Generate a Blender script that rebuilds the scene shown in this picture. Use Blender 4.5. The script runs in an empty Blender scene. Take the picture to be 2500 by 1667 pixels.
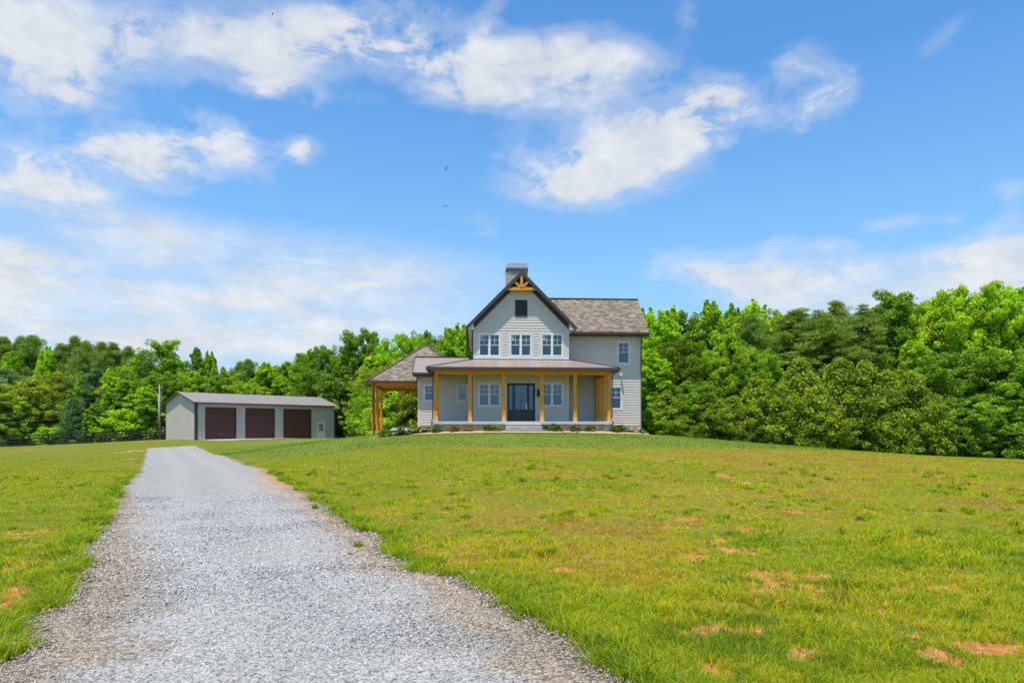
import bpy, math, random
import numpy as np
from mathutils import Vector
R = math.radians
rng = np.random.default_rng(7)
random.seed(7)
C = bpy.context.scene.collection
F = 1667.0; HOR = 1048.0; CX = 1250.0; CH = 1.6      # focal length / horizon of the photograph, eye height

# ------------------------------------------------------------------ tags
def tag(o, label=None, cat=None, group=None, kind=None):
    if label: o['label'] = label
    if cat: o['category'] = cat
    if group: o['group'] = group
    if kind: o['kind'] = kind
    return o
def empty(name, loc, rz=0.0):
    o = bpy.data.objects.new(name, None); C.objects.link(o)
    o.location = loc; o.rotation_euler = (0, 0, rz); o.empty_display_size = .3
    return o

# ------------------------------------------------------------------ mesh collector
class MB:
    def __init__(s): s.v = []; s.f = []; s.uv = {}
    def quad(s, *p, uv=None):
        n = len(s.v); s.v += [tuple(q) for q in p]; s.f.append(tuple(range(n, n+len(p))))
        if uv: s.uv[len(s.f)-1] = uv
    def box(s, x0, x1, y0, y1, z0, z1):
        s.hexa([(x0,y0,z0),(x1,y0,z0),(x1,y1,z0),(x0,y1,z0),(x0,y0,z1),(x1,y0,z1),(x1,y1,z1),(x0,y1,z1)])
    def hexa(s, p):
        n = len(s.v); s.v += [tuple(q) for q in p]
        for f in ((0,3,2,1),(4,5,6,7),(0,1,5,4),(1,2,6,5),(2,3,7,6),(3,0,4,7)): s.f.append(tuple(n+i for i in f))
    def bar(s, a, b, w, h=None, up=(0,0,1)):
        h = h or w; a = Vector(a); b = Vector(b); d = (b-a).normalized(); up = Vector(up)
        if abs(d.dot(up)) > .98: up = Vector((0,1,0))
        r = d.cross(up).normalized(); u = r.cross(d).normalized(); r *= w/2; u *= h/2
        s.hexa([a-r-u, a+r-u, b+r-u, b-r-u, a-r+u, a+r+u, b+r+u, b-r+u])
    def tube(s, pts, rad, n=8, cap=True):
        pts = [Vector(p) for p in pts]
        if not hasattr(rad, '__len__'): rad = [rad]*len(pts)
        base = len(s.v)
        for i, p in enumerate(pts):
            d = (pts[min(i+1, len(pts)-1)] - pts[max(i-1, 0)]).normalized()
            ref = Vector((0,0,1)) if abs(d.z) < .9 else Vector((1,0,0))
            a = d.cross(ref).normalized(); b = d.cross(a)
            for k in range(n):
                t = 2*math.pi*k/n; s.v.append(tuple(p + (a*math.cos(t) + b*math.sin(t))*rad[i]))
        for i in range(len(pts)-1):
            for k in range(n):
                k2 = (k+1) % n; s.f.append((base+i*n+k, base+i*n+k2, base+(i+1)*n+k2, base+(i+1)*n+k))
        if cap:
            s.f.append(tuple(base+k for k in range(n))[::-1]); s.f.append(tuple(base+(len(pts)-1)*n+k for k in range(n)))
    def build(s, name, mat, parent=None, smooth=False, bevel=0):
        me = bpy.data.meshes.new(name)
        off = parent.location.z if (parent is not None and parent.type == 'EMPTY') else getattr(parent, '_z', 0) if parent else 0
        z0 = 0
        p = parent
        while p is not None: z0 += p.location.z; p = p.parent
        me.from_pydata([(x, y, z - z0) for x, y, z in s.v], [], s.f)
        if s.uv:
            l = me.uv_layers.new(name='UVMap')
            for fi, uv in s.uv.items():
                for k, li in enumerate(me.polygons[fi].loop_indices): l.data[li].uv = uv[k]
        me.update()
        if smooth: me.polygons.foreach_set('use_smooth', [True]*len(me.polygons))
        o = bpy.data.objects.new(name, me); C.objects.link(o)
        me.materials.append(mat)
        if parent is not None: o.parent = parent
        if bevel:
            m = o.modifiers.new('b', 'BEVEL'); m.width = bevel; m.segments = 2; m.limit_method = 'ANGLE'
        return o

# ------------------------------------------------------------------ node helper
def newmat(name):
    m = bpy.data.materials.new(name); m.use_nodes = True
    nt = m.node_tree; b = nt.nodes['Principled BSDF']
    return m, nt, b
class NT:
    def __init__(s, nt): s.nt = nt
    def n(s, t, **kw):
        x = s.nt.nodes.new(t)
        for k, v in kw.items():
            if k.startswith('i_'):
                key = k[2:]; key = int(key) if key.isdigit() else key.replace('_', ' ')
                s.set(x, key, v)
            else: setattr(x, k, v)
        return x
    def set(s, x, key, v):
        inp = x.inputs[key]
        if isinstance(v, bpy.types.NodeSocket): s.nt.links.new(v, inp)
        else: inp.default_value = v
    def math(s, op, a, b=None, c=None, clamp=False):
        x = s.nt.nodes.new('ShaderNodeMath'); x.operation = op; x.use_clamp = clamp
        for i, v in enumerate((a, b, c)):
            if v is not None: s.set(x, i, v)
        return x.outputs[0]
    def ramp(s, fac, stops, interp='LINEAR'):
        x = s.nt.nodes.new('ShaderNodeValToRGB'); x.color_ramp.interpolation = interp
        e = x.color_ramp.elements
        while len(e) < len(stops): e.new(.5)
        for i, (p, c) in enumerate(stops):
            e[i].position = p; e[i].color = (c if hasattr(c, '__len__') else (c, c, c)) + (() if hasattr(c, '__len__') and len(c) == 4 else (1,)) if hasattr(c, '__len__') else (c, c, c, 1)
        s.set(x, 0, fac); return x.outputs[0]
    def mix(s, fac, a, b, mode='MIX'):
        x = s.nt.nodes.new('ShaderNodeMix'); x.data_type = 'RGBA'; x.blend_type = mode
        s.set(x, 0, fac); s.set(x, 6, a if not isinstance(a, tuple) else a + (1,)*(4-len(a))); s.set(x, 7, b if not isinstance(b, tuple) else b + (1,)*(4-len(b)))
        return x.outputs[2]
    def noise(s, vec, scale, detail=4, rough=.55, dist=0, out=0):
        x = s.n('ShaderNodeTexNoise'); s.set(x, 'Vector', vec); x.inputs['Scale'].default_value = scale
        x.inputs['Detail'].default_value = detail; x.inputs['Roughness'].default_value = rough; x.inputs['Distortion'].default_value = dist
        return x.outputs[out]
    def mapping(s, vec, scale=(1,1,1), rot=(0,0,0), loc=(0,0,0)):
        x = s.n('ShaderNodeMapping'); s.set(x, 0, vec); x.inputs['Scale'].default_value = scale; x.inputs['Rotation'].default_value = rot; x.inputs['Location'].default_value = loc
        return x.outputs[0]
    def bump(s, h, strength=.3, dist=.02):
        x = s.n('ShaderNodeBump'); s.set(x, 'Height', h); x.inputs['Strength'].default_value = strength; x.inputs['Distance'].default_value = dist
        return x.outputs[0]
    def coord(s, w='Object'): return s.n('ShaderNodeTexCoord').outputs[w]
    def attr(s, name, out='Fac'):
        x = s.n('ShaderNodeAttribute'); x.attribute_name = name; return x.outputs[out]

def simple(name, col, rough=.6, var=.12, scale=6, metallic=0, bump=0, bscale=40, stretch=(1,1,1), spec=.5):
    m, nt, b = newmat(name); t = NT(nt); co = t.mapping(t.coord(), scale=stretch)
    n = t.noise(co, scale, 6)
    dark = tuple(c*(1-var) for c in col); light = tuple(min(1, c*(1+var)) for c in col)
    c = t.ramp(n, [(.3, dark), (.7, light)])
    t.set(b, 'Base Color', c); b.inputs['Roughness'].default_value = rough; b.inputs['Metallic'].default_value = metallic
    b.inputs['Specular IOR Level'].default_value = spec
    if bump: t.set(b, 'Normal', t.bump(t.noise(co, bscale, 4), bump, .01))
    return m
M = {}
M['siding'] = simple('siding', (.61, .555, .50), .65, .05, 2.2, bump=.15, bscale=30, stretch=(1, 1, 6))
M['siding_trim'] = simple('siding_trim', (.65, .595, .535), .6, .04, 3)
M['white'] = simple('white_vinyl', (.78, .78, .76), .45, .03, 3)
M['bronze'] = simple('dark_bronze_metal', (.062, .048, .046), .42, .15, 5)
M['fascia'] = simple('charcoal_fascia', (.042, .042, .042), .55, .15, 5)
M['soffit'] = simple('soffit', (.15, .145, .11), .7, .1, 3)
M['door'] = simple('painted_door', (.032, .031, .032), .4, .1, 5)
M['slab'] = simple('concrete', (.55, .54, .53), .85, .10, 4, bump=.2)
M['metalroof'] = simple('tan_metal_roof', (.32, .245, .20), .38, .06, 2, metallic=.25)
M['black'] = simple('black_paint', (.012, .012, .011), .6, .3, 8)
M['galv'] = simple('weathered_pole', (.30, .29, .26), .7, .3, 4, stretch=(1, 1, .2))
M['carton'] = simple('white_paper', (.7, .72, .7), .8, .05, 4)
M['sticker'] = simple('pale_sticker', (.45, .5, .3), .7, .1, 9)
M['tape'] = simple('blue_tape', (.12, .14, .5), .6, .1, 9)
M['brass'] = simple('brushed_handle', (.6, .55, .48), .3, .05, 9, metallic=.8)
M['wire'] = simple('grey_wire', (.22, .24, .23), .6, .1, 5)
M['feather'] = simple('dark_feather', (.02, .018, .016), .8, .2, 5)
M['interior'] = simple('interior_wall', (.32, .31, .29), .8, .05, 3)

def timber(name, axis, c0=(.66, .21, .003), c1=(.93, .40, .012)):
    m, nt, b = newmat(name); t = NT(nt); co = t.coord()
    sc = [9, 9, 9]; sc[axis] = .7
    g = t.noise(t.mapping(co, scale=tuple(sc)), 2.2, 8, .6, 1.2)
    big = t.noise(co, .9, 2)
    c = t.ramp(g, [(.25, c0), (.75, c1)])
    c = t.mix(t.math('MULTIPLY', big, .5), c, (.70, .23, .004))
    vo = t.n('ShaderNodeTexVoronoi'); sc2 = [5, 5, 5]; sc2[axis] = 2.2
    t.set(vo, 'Vector', t.mapping(co, scale=tuple(sc2))); vo.inputs['Scale'].default_value = 1.0
    kn = t.math('LESS_THAN', vo.outputs['Distance'], .14)
    c = t.mix(t.math('MULTIPLY', kn, .75), c, (.07, .03, .01))
    t.set(b, 'Base Color', c); b.inputs['Roughness'].default_value = .55
    t.set(b, 'Normal', t.bump(g, .15, .01)); return m
M['timber_z'] = timber('stained_timber_post', 2); M['timber_x'] = timber('stained_timber_beam', 0); M['timber_y'] = timber('stained_timber_side', 1)
M['timber_light'] = timber('pale_timber_base', 2, (.74, .43, .11), (.8, .52, .17))

def shingles():
    m, nt, b = newmat('architectural_shingles'); t = NT(nt); uv = t.coord('UV')
    br = t.n('ShaderNodeTexBrick'); t.set(br, 'Vector', uv); br.offset = .37; br.offset_frequency = 2
    br.inputs['Scale'].default_value = 1.0; br.inputs['Brick Width'].default_value = .27; br.inputs['Row Height'].default_value = .14
    br.inputs['Mortar Size'].default_value = .007; br.inputs['Mortar Smooth'].default_value = .3; br.inputs['Bias'].default_value = 0.0
    br.inputs['Color1'].default_value = (.075, .054, .036, 1); br.inputs['Color2'].default_value = (.29, .23, .165, 1); br.inputs['Mortar'].default_value = (.07, .055, .045, 1)
    n = t.noise(uv, 1.1, 3); n2 = t.noise(t.mapping(uv, scale=(3.0, 6.3, 1)), 1.3, 3, .7)
    c = br.outputs['Color']
    c = t.mix(.18, c, t.ramp(n, [(.3, (.12, .09, .06)), (.7, (.2, .155, .11))]))
    gr = t.noise(uv, 60, 2); c = t.mix(.25, c, gr, 'OVERLAY')
    t.set(b, 'Base Color', c); b.inputs['Roughness'].default_value = .92
    sp = t.n('ShaderNodeSeparateXYZ'); t.set(sp, 0, uv)
    saw = t.math('FRACT', t.math('DIVIDE', sp.outputs[1], .14))
    t.set(b, 'Normal', t.bump(t.math('ADD', t.math('MULTIPLY', t.math('SUBTRACT', 1.0, saw), .7), t.math('MULTIPLY', gr, .3)), .7, .02))
    return m
M['shingle'] = shingles()

def stone(name, a=(.26, .215, .18), b_=(.62, .57, .50), sc=(2.6, 2.6, 5.0)):
    m, nt, b = newmat(name); t = NT(nt); co = t.mapping(t.coord(), scale=sc)
    d = t.noise(co, 1.5, 2, out=1); v = t.mix(.12, co, d, 'ADD')
    vo = t.n('ShaderNodeTexVoronoi'); t.set(vo, 'Vector', v); vo.inputs['Scale'].default_value = 1; vo.inputs['Randomness'].default_value = .75; vo.distance = 'CHEBYCHEV'
    v2 = t.n('ShaderNodeTexVoronoi'); t.set(v2, 'Vector', v); v2.inputs['Scale'].default_value = 1; v2.inputs['Randomness'].default_value = .75; v2.feature = 'F2'; v2.distance = 'CHEBYCHEV'
    edge = t.math('SUBTRACT', v2.outputs['Distance'], vo.outputs['Distance'])
    w = t.n('ShaderNodeRGBToBW'); t.set(w, 0, vo.outputs['Color'])
    c = t.ramp(w.outputs[0], [(.1, a), (.45, (.40, .33, .28)), (.7, (.50, .42, .37)), (.95, b_)])
    c = t.mix(.35, c, t.noise(co, 5, 5), 'OVERLAY')
    jm = t.math('LESS_THAN', edge, .06)
    c = t.mix(jm, c, (.33, .31, .28))
    t.set(b, 'Base Color', c); b.inputs['Roughness'].default_value = .9
    t.set(b, 'Normal', t.bump(t.math('MINIMUM', t.math('MULTIPLY', edge, 4), 1.0), .6, .03)); return m
M['stone'] = stone('field_stone')
M['stone_grey'] = stone('grey_stone', (.33, .32, .29), (.9, .88, .80), (1.6, 1.6, 3.2))

def glass():
    m, nt, b = newmat('window_glass'); t = NT(nt)
    out = [n for n in nt.nodes if n.type == 'OUTPUT_MATERIAL'][0]
    tr = t.n('ShaderNodeBsdfTransparent'); tr.inputs[0].default_value = (.22, .27, .31, 1)
    gl = t.n('ShaderNodeBsdfGlossy'); gl.inputs[0].default_value = (.40, .56, .80, 1); gl.inputs['Roughness'].default_value = .015
    n = t.noise(t.coord(), 1.2, 1); t.set(gl, 'Normal', t.bump(n, .05, .02))
    fr = t.n('ShaderNodeFresnel'); fr.inputs[0].default_value = 2.6
    mx = t.n('ShaderNodeMixShader'); t.set(mx, 0, fr.outputs[0]); t.set(mx, 1, tr.outputs[0]); t.set(mx, 2, gl.outputs[0])
    nt.links.new(mx.outputs[0], out.inputs[0]); nt.nodes.remove(b); return m
M['glass'] = glass()

def metal_siding():
    m, nt, b = newmat('ribbed_metal_wall'); t = NT(nt); co = t.coord()
    n = t.noise(t.mapping(co, scale=(1, 1, .15)), 1.5, 3)
    t.set(b, 'Base Color', t.ramp(n, [(.3, (.52, .455, .40)), (.7, (.59, .52, .455))])); b.inputs['Roughness'].default_value = .5
    return m
M['metalwall'] = metal_siding()
def rolldoor():
    m, nt, b = newmat('brown_roll_door'); t = NT(nt); co = t.coord()
    n = t.noise(t.mapping(co, scale=(.4, .4, 9)), 1, 3, .6)
    t.set(b, 'Base Color', t.ramp(n, [(.35, (.095, .034, .032)), (.65, (.135, .052, .048))])); b.inputs['Roughness'].default_value = .55
    return m
M['rolldoor'] = rolldoor()

def leafmat(name, rough=.5, trans=.35, spec=.4, lo=.45, hi=1.6, tip=(1.32, 1.2, .65)):
    m, nt, b = newmat(name); t = NT(nt)
    out = [n for n in nt.nodes if n.type == 'OUTPUT_MATERIAL'][0]
    oc = t.n('ShaderNodeObjectInfo'); ti = t.attr('tint'); ti2 = t.attr('hue')
    c = t.mix(ti2, oc.outputs['Color'], t.mix(1.0, oc.outputs['Color'], tip, 'MULTIPLY'))
    k = t.ramp(ti, [(0, lo), (1, hi)])
    c = t.mix(1.0, c, k, 'MULTIPLY')
    t.set(b, 'Base Color', c); b.inputs['Roughness'].default_value = rough; b.inputs['Specular IOR Level'].default_value = spec
    tl = t.n('ShaderNodeBsdfTranslucent'); t.set(tl, 0, t.mix(1.0, c, (1.15, 1.35, .45), 'MULTIPLY'))
    mx = t.n('ShaderNodeMixShader'); mx.inputs[0].default_value = trans; t.set(mx, 1, b.outputs[0]); t.set(mx, 2, tl.outputs[0])
    nt.links.new(mx.outputs[0], out.inputs[0]); return m
M['leaf'] = leafmat('broad_leaf', .6, .33, .12); M['needle'] = leafmat('needle_leaf', .6, .3, .2); M['gloss'] = leafmat('glossy_leaf', .5, .25, .22, .25, 2.1, (1.7, 1.3, .55))
M['petal'] = leafmat('petal', .6, .3, .2)
M['bark'] = simple('bark', (.115, .095, .078), .9, .35, 5, bump=.6, bscale=14, stretch=(1, 1, .25))
M['bark_pale'] = simple('pale_bark', (.28, .26, .23), .9, .35, 5, bump=.5, bscale=14, stretch=(1, 1, .3))

# ------------------------------------------------------------------ numpy noise
_perm = rng.random((256, 256))
def vnoise(x, y):
    xi = np.floor(x).astype(int); yi = np.floor(y).astype(int); fx = x-xi; fy = y-yi
    fx = fx*fx*(3-2*fx); fy = fy*fy*(3-2*fy); g = lambda a, b: _perm[a & 255, b & 255]
    return (g(xi, yi)*(1-fx)+g(xi+1, yi)*fx)*(1-fy) + (g(xi, yi+1)*(1-fx)+g(xi+1, yi+1)*fx)*fy
def fbm(x, y, s=1.0, o=4):
    x = np.asarray(x, float)*s; y = np.asarray(y, float)*s; t = 0; a = .5; n = 0
    for _ in range(o): t = t + a*vnoise(x, y); n += a; a *= .5; x = x*2.03+17.3; y = y*2.03+5.1
    return t/n

# ------------------------------------------------------------------ terrain: thin-plate through surveyed points
_cp = []
def cpp(px, py, Y): _cp.append(((px-CX)/F*Y, Y, (HOR-py)/F*Y))
for x, y, z in ((0,-6,-1.6),(-7,-6,-1.6),(7,-6,-1.6),(0,4,-1.6),(-5,4,-1.6),(5,4,-1.6),(-4,9,-1.6),(1,9,-1.6),(7,9,-1.6),(0,-30,-1.7),(-40,-20,-1.9),(40,-20,-1.9),
                (-3,14,-1.6),(1,13,-1.55),(-7,20,-1.6),(10,18,-1.5),(-20,25,-1.65),(-45,40,-1.9),(-11,32,-1.6),(-19,48,-1.56),
                (18,24,-1.5),(30,30,-2.0),(48,35,-2.8),(60,55,-3.0),(45,75,-2.6),(20,75,-1.7),(0,75,-1.3),(-15,75,-1.3),
                (-80,90,-2.8),(-50,110,-2.4),(0,120,-2.6),(60,120,-3.2),(-110,180,-3.5),(0,200,-3.5),(110,180,-4),(-100,0,-2.6),(100,0,-3.5)):
    _cp.append((x, y, z))
for a in ((415,1085,66),(415,1081,70),(476,1074,76.5),(820,1070.2,89.5),(405,1072.5,82.6),(20,1092,83),(210,1084,83),(395,1075,84),(700,1072.5,66),(800,1070,60),(900,1062,46.5),(1010,1057,44.5),
          (1058,1057,42.9),(1275,1057,41.3),(1495,1057.5,42.7),(1570,1061,47.2),(1275,1055,48),(1275,1055,54),(1275,1062,37.5),(1275,1087,32),(1275,1118,25),(900,1092,32),(1600,1087,33),
          (1150,1170,18),(1700,1074,50),(1900,1092,52),(2280,1112,52),(2500,1120,52),(1630,1062,49),(640,1076,60)):
    cpp(*a)
_P = np.array(_cp); _n = len(_P)
def _U(r2): return np.where(r2 > 1e-9, r2*np.log(np.maximum(r2, 1e-9)), 0)
_D = ((_P[:, None, :2]-_P[None, :, :2])**2).sum(-1)
_K = _U(_D) + np.eye(_n)*4.0
_Q = np.c_[np.ones(_n), _P[:, :2]]
_A = np.block([[_K, _Q], [_Q.T, np.zeros((3, 3))]])
_w = np.linalg.solve(_A, np.r_[_P[:, 2], 0, 0, 0])
def gz(x, y):
    "ground height in world metres"
    x = np.asarray(x, float); y = np.asarray(y, float); sh = x.shape; x = np.clip(x.ravel(), -115, 115); y = np.clip(y.ravel(), -30, 200)
    out = np.empty(len(x))
    for i in range(0, len(x), 20000):
        a = x[i:i+20000]; b = y[i:i+20000]
        r2 = (a[:, None]-_P[None, :, 0])**2 + (b[:, None]-_P[None, :, 1])**2
        out[i:i+20000] = _U(r2) @ _w[:_n] + _w[_n] + _w[_n+1]*a + _w[_n+2]*b
    return (out + CH).reshape(sh)
def gzf(x, y): return float(gz(np.array([x]), np.array([y]))[0])
def ground_at(px, py):
    "point of the ground seen along the ray through that pixel"
    kx = (px-CX)/F; kz = (HOR-py)/F
    Y = np.linspace(2.5, 90, 900); d = CH + kz*Y - gz(kx*Y, Y)
    i = int(np.argmax(d < 0)) if (d < 0).any() else 899
    Yh = Y[i]; return kx*Yh, Yh
def ray(px, py, Y): return ((px-CX)/F*Y, Y, CH + (HOR-py)/F*Y)
SUN_E = 3.2; SKY_S = .10; CLB = .47; EXPO = .93; SKYTINT = (.42, .87, 1.15)
# ================================================================== FARMHOUSE
TH = R(3.4); e1 = (math.cos(TH), math.sin(TH)); e2 = (-math.sin(TH), math.cos(TH)); HO = (.563, 42.7)
def hp(px, py, v):
    "house-frame (u, world z) of the point seen at that pixel on the plane v metres behind the porch front"
    kx = (px-CX)/F; t = (v + HO[0]*e2[0] + HO[1]*e2[1])/(kx*e2[0] + e2[1])
    X = kx*t; return (X-HO[0])*e1[0] + (t-HO[1])*e1[1], CH + (HOR-py)/F*t
def hu(px, v): return hp(px, HOR, v)[0]
def hz(px, py, v): return hp(px, py, v)[1]
house = empty('farmhouse', (HO[0], HO[1], gzf(*HO)), TH)
tag(house, 'two storey grey farmhouse with steep front gable and timber porch on the rise', 'house')
vG, vW, vL = 1.8, 4.3, 3.2
LAP = .178
def front(v): return lambda s, z, o: (s, v-o, z)
def back(v): return lambda s, z, o: (-s, v+o, z)
def right(u): return lambda s, z, o: (u+o, s, z)
def left(u): return lambda s, z, o: (u-o, -s, z)
def pbox(mb, P, s0, s1, z0, z1, o0, o1):
    mb.hexa([P(s0,z0,o1), P(s1,z0,o1), P(s1,z0,o0), P(s0,z0,o0), P(s0,z1,o1), P(s1,z1,o1), P(s1,z1,o0), P(s0,z1,o0)])
def lapwall(mb, P, s0, s1, z0, z1, holes=(), lim=None, exp=LAP, proud=.024, hid=.002):
    z = z0
    while z < z1 - 1e-4:
        zt = min(z+exp, z1)
        cuts = sorted({z, zt} | {h for H in holes for h in (H[2], H[3]) if z < h < zt})
        for a, b in zip(cuts[:-1], cuts[1:]):
            segs = [(s0, s1)]
            for H in holes:
                if H[2] < b - 1e-6 and H[3] > a + 1e-6:
                    ns = []
                    for p, q in segs:
                        if H[1] <= p or H[0] >= q: ns.append((p, q)); continue
                        if H[0] > p: ns.append((p, H[0]))
                        if H[1] < q: ns.append((H[1], q))
                    segs = ns
            oa = proud*(1-(a-z)/exp) + hid; ob = proud*(1-(b-z)/exp) + hid
            for p, q in segs:
                pa, qa, pb, qb = p, q, p, q
                if lim:
                    la, ra = lim(a); lb, rb = lim(b)
                    pa = max(p, la); qa = min(q, ra); pb = max(p, lb); qb = min(q, rb)
                    if qa <= pa: continue
                    if qb < pb: pb = qb = (pb+qb)/2
                mb.quad(P(pa,a,oa), P(qa,a,oa), P(qb,b,ob), P(pb,b,ob))
                if a == z: mb.quad(P(pa,a,0), P(qa,a,0), P(qa,a,oa), P(pa,a,oa))
        z = zt
def part(name, mat, fn, parent=house, split=False, **k):
    mb = MB(); fn(mb)
    if not split: return mb.build(name, mat, parent, **k)
    # pieces that do not touch become parts of their own
    par = list(range(len(mb.v)))
    def fd(i):
        while par[i] != i: par[i] = par[par[i]]; i = par[i]
        return i
    for f in mb.f:
        for i in f[1:]: par[fd(i)] = fd(f[0])
    gr_ = {}
    for i, f in enumerate(mb.f): gr_.setdefault(fd(f[0]), []).append(i)
    items = []
    for fs in gr_.values():
        P = np.array([mb.v[i] for f in fs for i in mb.f[f]]); items.append([fs, P.min(0)-.012, P.max(0)+.012])
    ch_ = True
    while ch_:
        ch_ = False
        for i in range(len(items)):
            for j in range(i+1, len(items)):
                if (items[i][1] <= items[j][2]).all() and (items[j][1] <= items[i][2]).all():
                    items[i] = [items[i][0]+items[j][0], np.minimum(items[i][1], items[j][1]), np.maximum(items[i][2], items[j][2])]; items.pop(j); ch_ = True; break
            if ch_: break
    o = None
    for fs, _, _ in items:
        m2 = MB(); mp_ = {}
        for fi in sorted(fs):
            idx = []
            for i in mb.f[fi]:
                if i not in mp_: mp_[i] = len(m2.v); m2.v.append(mb.v[i])
                idx.append(mp_[i])
            m2.f.append(tuple(idx))
            if fi in mb.uv: m2.uv[len(m2.f)-1] = mb.uv[fi]
        o = m2.build(name, mat, parent, **k)
    return o

def window(P, s0, s1, z0, z1, units=1, trim=.10, sticker=False, parent=None, meet=.52):
    "white double-hung window filling the wall opening s0..s1, z0..z1"
    parent = parent or house
    f = MB(); g = MB(); fw = .055
    pbox(f, P, s0, s1, z1-fw, z1, -.09, .03); pbox(f, P, s0, s1, z0, z0+fw, -.09, .04)
    pbox(f, P, s0, s0+fw, z0+fw, z1-fw, -.09, .03); pbox(f, P, s1-fw, s1, z0+fw, z1-fw, -.09, .03)
    w = (s1-s0-2*fw-(units-1)*.10)/units; zm = z0 + (z1-z0)*meet
    for k in range(units):
        a = s0+fw+k*(w+.10); b = a+w
        if k < units-1: pbox(f, P, b, b+.10, z0+fw, z1-fw, -.09, .027)
        for (q0, q1, oo) in ((z0+fw, zm+.015, -.05), (zm-.015, z1-fw, -.025)):
            pbox(f, P, a, a+.032, q0, q1, oo-.02, oo+.012); pbox(f, P, b-.032, b, q0, q1, oo-.02, oo+.012)
            pbox(f, P, a+.032, b-.032, q0, q0+.035, oo-.02, oo+.012); pbox(f, P, a+.032, b-.032, q1-.035, q1, oo-.02, oo+.012)
        mid = (a+b)/2; q0 = zm+.02; q1 = z1-fw-.035; mz = (q0+q1)/2
        pbox(f, P, mid-.011, mid+.011, q0, q1, -.036, -.016); pbox(f, P, a+.032, mid-.011, mz-.011, mz+.011, -.036, -.016); pbox(f, P, mid+.011, b-.032, mz-.011, mz+.011, -.036, -.016)
        g.quad(P(a+.03,zm,-.030), P(b-.03,zm,-.030), P(b-.03,z1-fw,-.030), P(a+.03,z1-fw,-.030))
        g.quad(P(a+.03,z0+fw,-.055), P(b-.03,z0+fw,-.055), P(b-.03,zm,-.055), P(a+.03,zm,-.055))
    wo = f.build('window', M['white'], parent); 
    g.build('pane', M['glass'], wo)
    if trim:
        c = MB(); t = trim
        pbox(c, P, s0-t, s0-.002, z0-t, z1+t, -.05, .024); pbox(c, P, s1+.002, s1+t, z0-t, z1+t, -.05, .024)
        pbox(c, P, s0-.002, s1+.002, z1+.002, z1+t, -.05, .026); pbox(c, P, s0-.002, s1+.002, z0-t, z0-.002, -.05, .026)
        c.build('casing', M['siding_trim'], wo)
    if sticker:
        c = MB(); a = s0+fw+.05; pbox(c, P, a, a+.15, z1-.42, z1-.1, -.029, -.027); c.build('sticker', M['sticker'], wo)
    return wo

# --- key dimensions read from the photograph
uGL, uGR = hu(1155.5, vG), hu(1389, vG); vGB = vG+9.3
uc = (uGL+uGR)/2
zPk = hz(1272, 659.5, vG-.43)                                   # top of the gable
uTL, zT = hp(1139, 793, vG-.43); uTR = hu(1404, vG-.43)
half = (uTR-uTL)/2; slope = (zPk-zT)/half
uWR = hu(1565, vW); zWE = hz(1500, 810, vW-.6); vRidge = 6.9; zWR = hz(1450, 730, vRidge)
uLL = hu(1020.5, vL); zLE = hz(1030, 909, vL-.45); zLR = hz(1080, 872, 5.0)
zFl = hz(1272, 1028.6, 0); zSi = zFl + .01
zBm0, zBm1 = hz(1272, 914, 0), hz(1272, 901.5, 0)
zPE = hz(1272, 896, -.45); zPT = hz(1272, 877.5, vG)
uP0, uP1 = hu(1060, 0), hu(1492, 0)
uE0, uE1 = hu(1044, -.45), hu(1511, -.45)

# --- windows list per wall: (px0, px1, py_top, py_bottom)
def hole(v, a): return (hu(a[0], v), hu(a[1], v), hz((a[0]+a[1])/2, a[3], v), hz((a[0]+a[1])/2, a[2], v))
up = [hole(vG, (a, a+52, 815, 870)) for a in (1169, 1245.5, 1322)]
lo = [hole(vG, (1168.5, 1221, 935.3, 991.2)), hole(vG, (1321.5, 1374, 935.3, 991.2))]
vent = hole(vG, (1257.5, 1287.5, 732.5, 773.5))
door = hole(vG, (1238, 1306.5, 935, 1027.2)); door = door[:2] + (zFl+.02, door[3])
wu = hole(vW, (1508, 1536.8, 834, 888)); wl = hole(vW, (1489.5, 1518, 943.5, 999.5))
ls = [hole(vL, (1035, 1060, 939, 979)), hole(vL, (1116.7, 1141.7, 939.5, 979))]
gr = lambda H, t: (H[0]-t, H[1]+t, H[2]-t, H[3]+t)

def under(u): return zPk - .16 - abs(u-uc)*slope
def glim(z):
    d = (zPk-.16-z)/slope; return (uc-d, uc+d)
def gw(mb):
    lapwall(mb, front(vG), uGL, uGR, zFl-.3, zPk-.17, [gr(h, .10) for h in up+lo] + [gr(door, .09)] + [vent], glim)
part('gable_wall', M['siding'], gw)
part('side_wall', M['siding'], lambda mb: lapwall(mb, left(uGL), -vGB, -vG, zFl-.6, under(uGL)))
part('side_wall', M['siding'], lambda mb: lapwall(mb, right(uGR), vG, vW+6, zFl-.6, under(uGR)))
part('back_wall', M['siding'], lambda mb: lapwall(mb, back(vGB), -uGR, -uGL, zFl-.6, zPk-.17, (), lambda z: (-glim(z)[1], -glim(z)[0])))
zww = zWE + .30
part('wing_wall', M['siding'], lambda mb: lapwall(mb, front(vW), uGR, uWR, hz(1540, 1037.5, vW), zww, [gr(wu, .10), gr(wl, .10)]))
part('wing_side_wall', M['siding'], lambda mb: lapwall(mb, right(uWR), vW, 2*vRidge-vW, hz(1540, 1037.5, vW), zWR-.1, (),
     lambda z: (vRidge-(zWR-.1-z)/((zWR-zWE)/(vRidge-vW+.6)), vRidge+(zWR-.1-z)/((zWR-zWE)/(vRidge-vW+.6)))))
part('wing_back_wall', M['siding'], lambda mb: lapwall(mb, back(2*vRidge-vW), -uWR, -uGR, zFl-1.2, zww))
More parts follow.
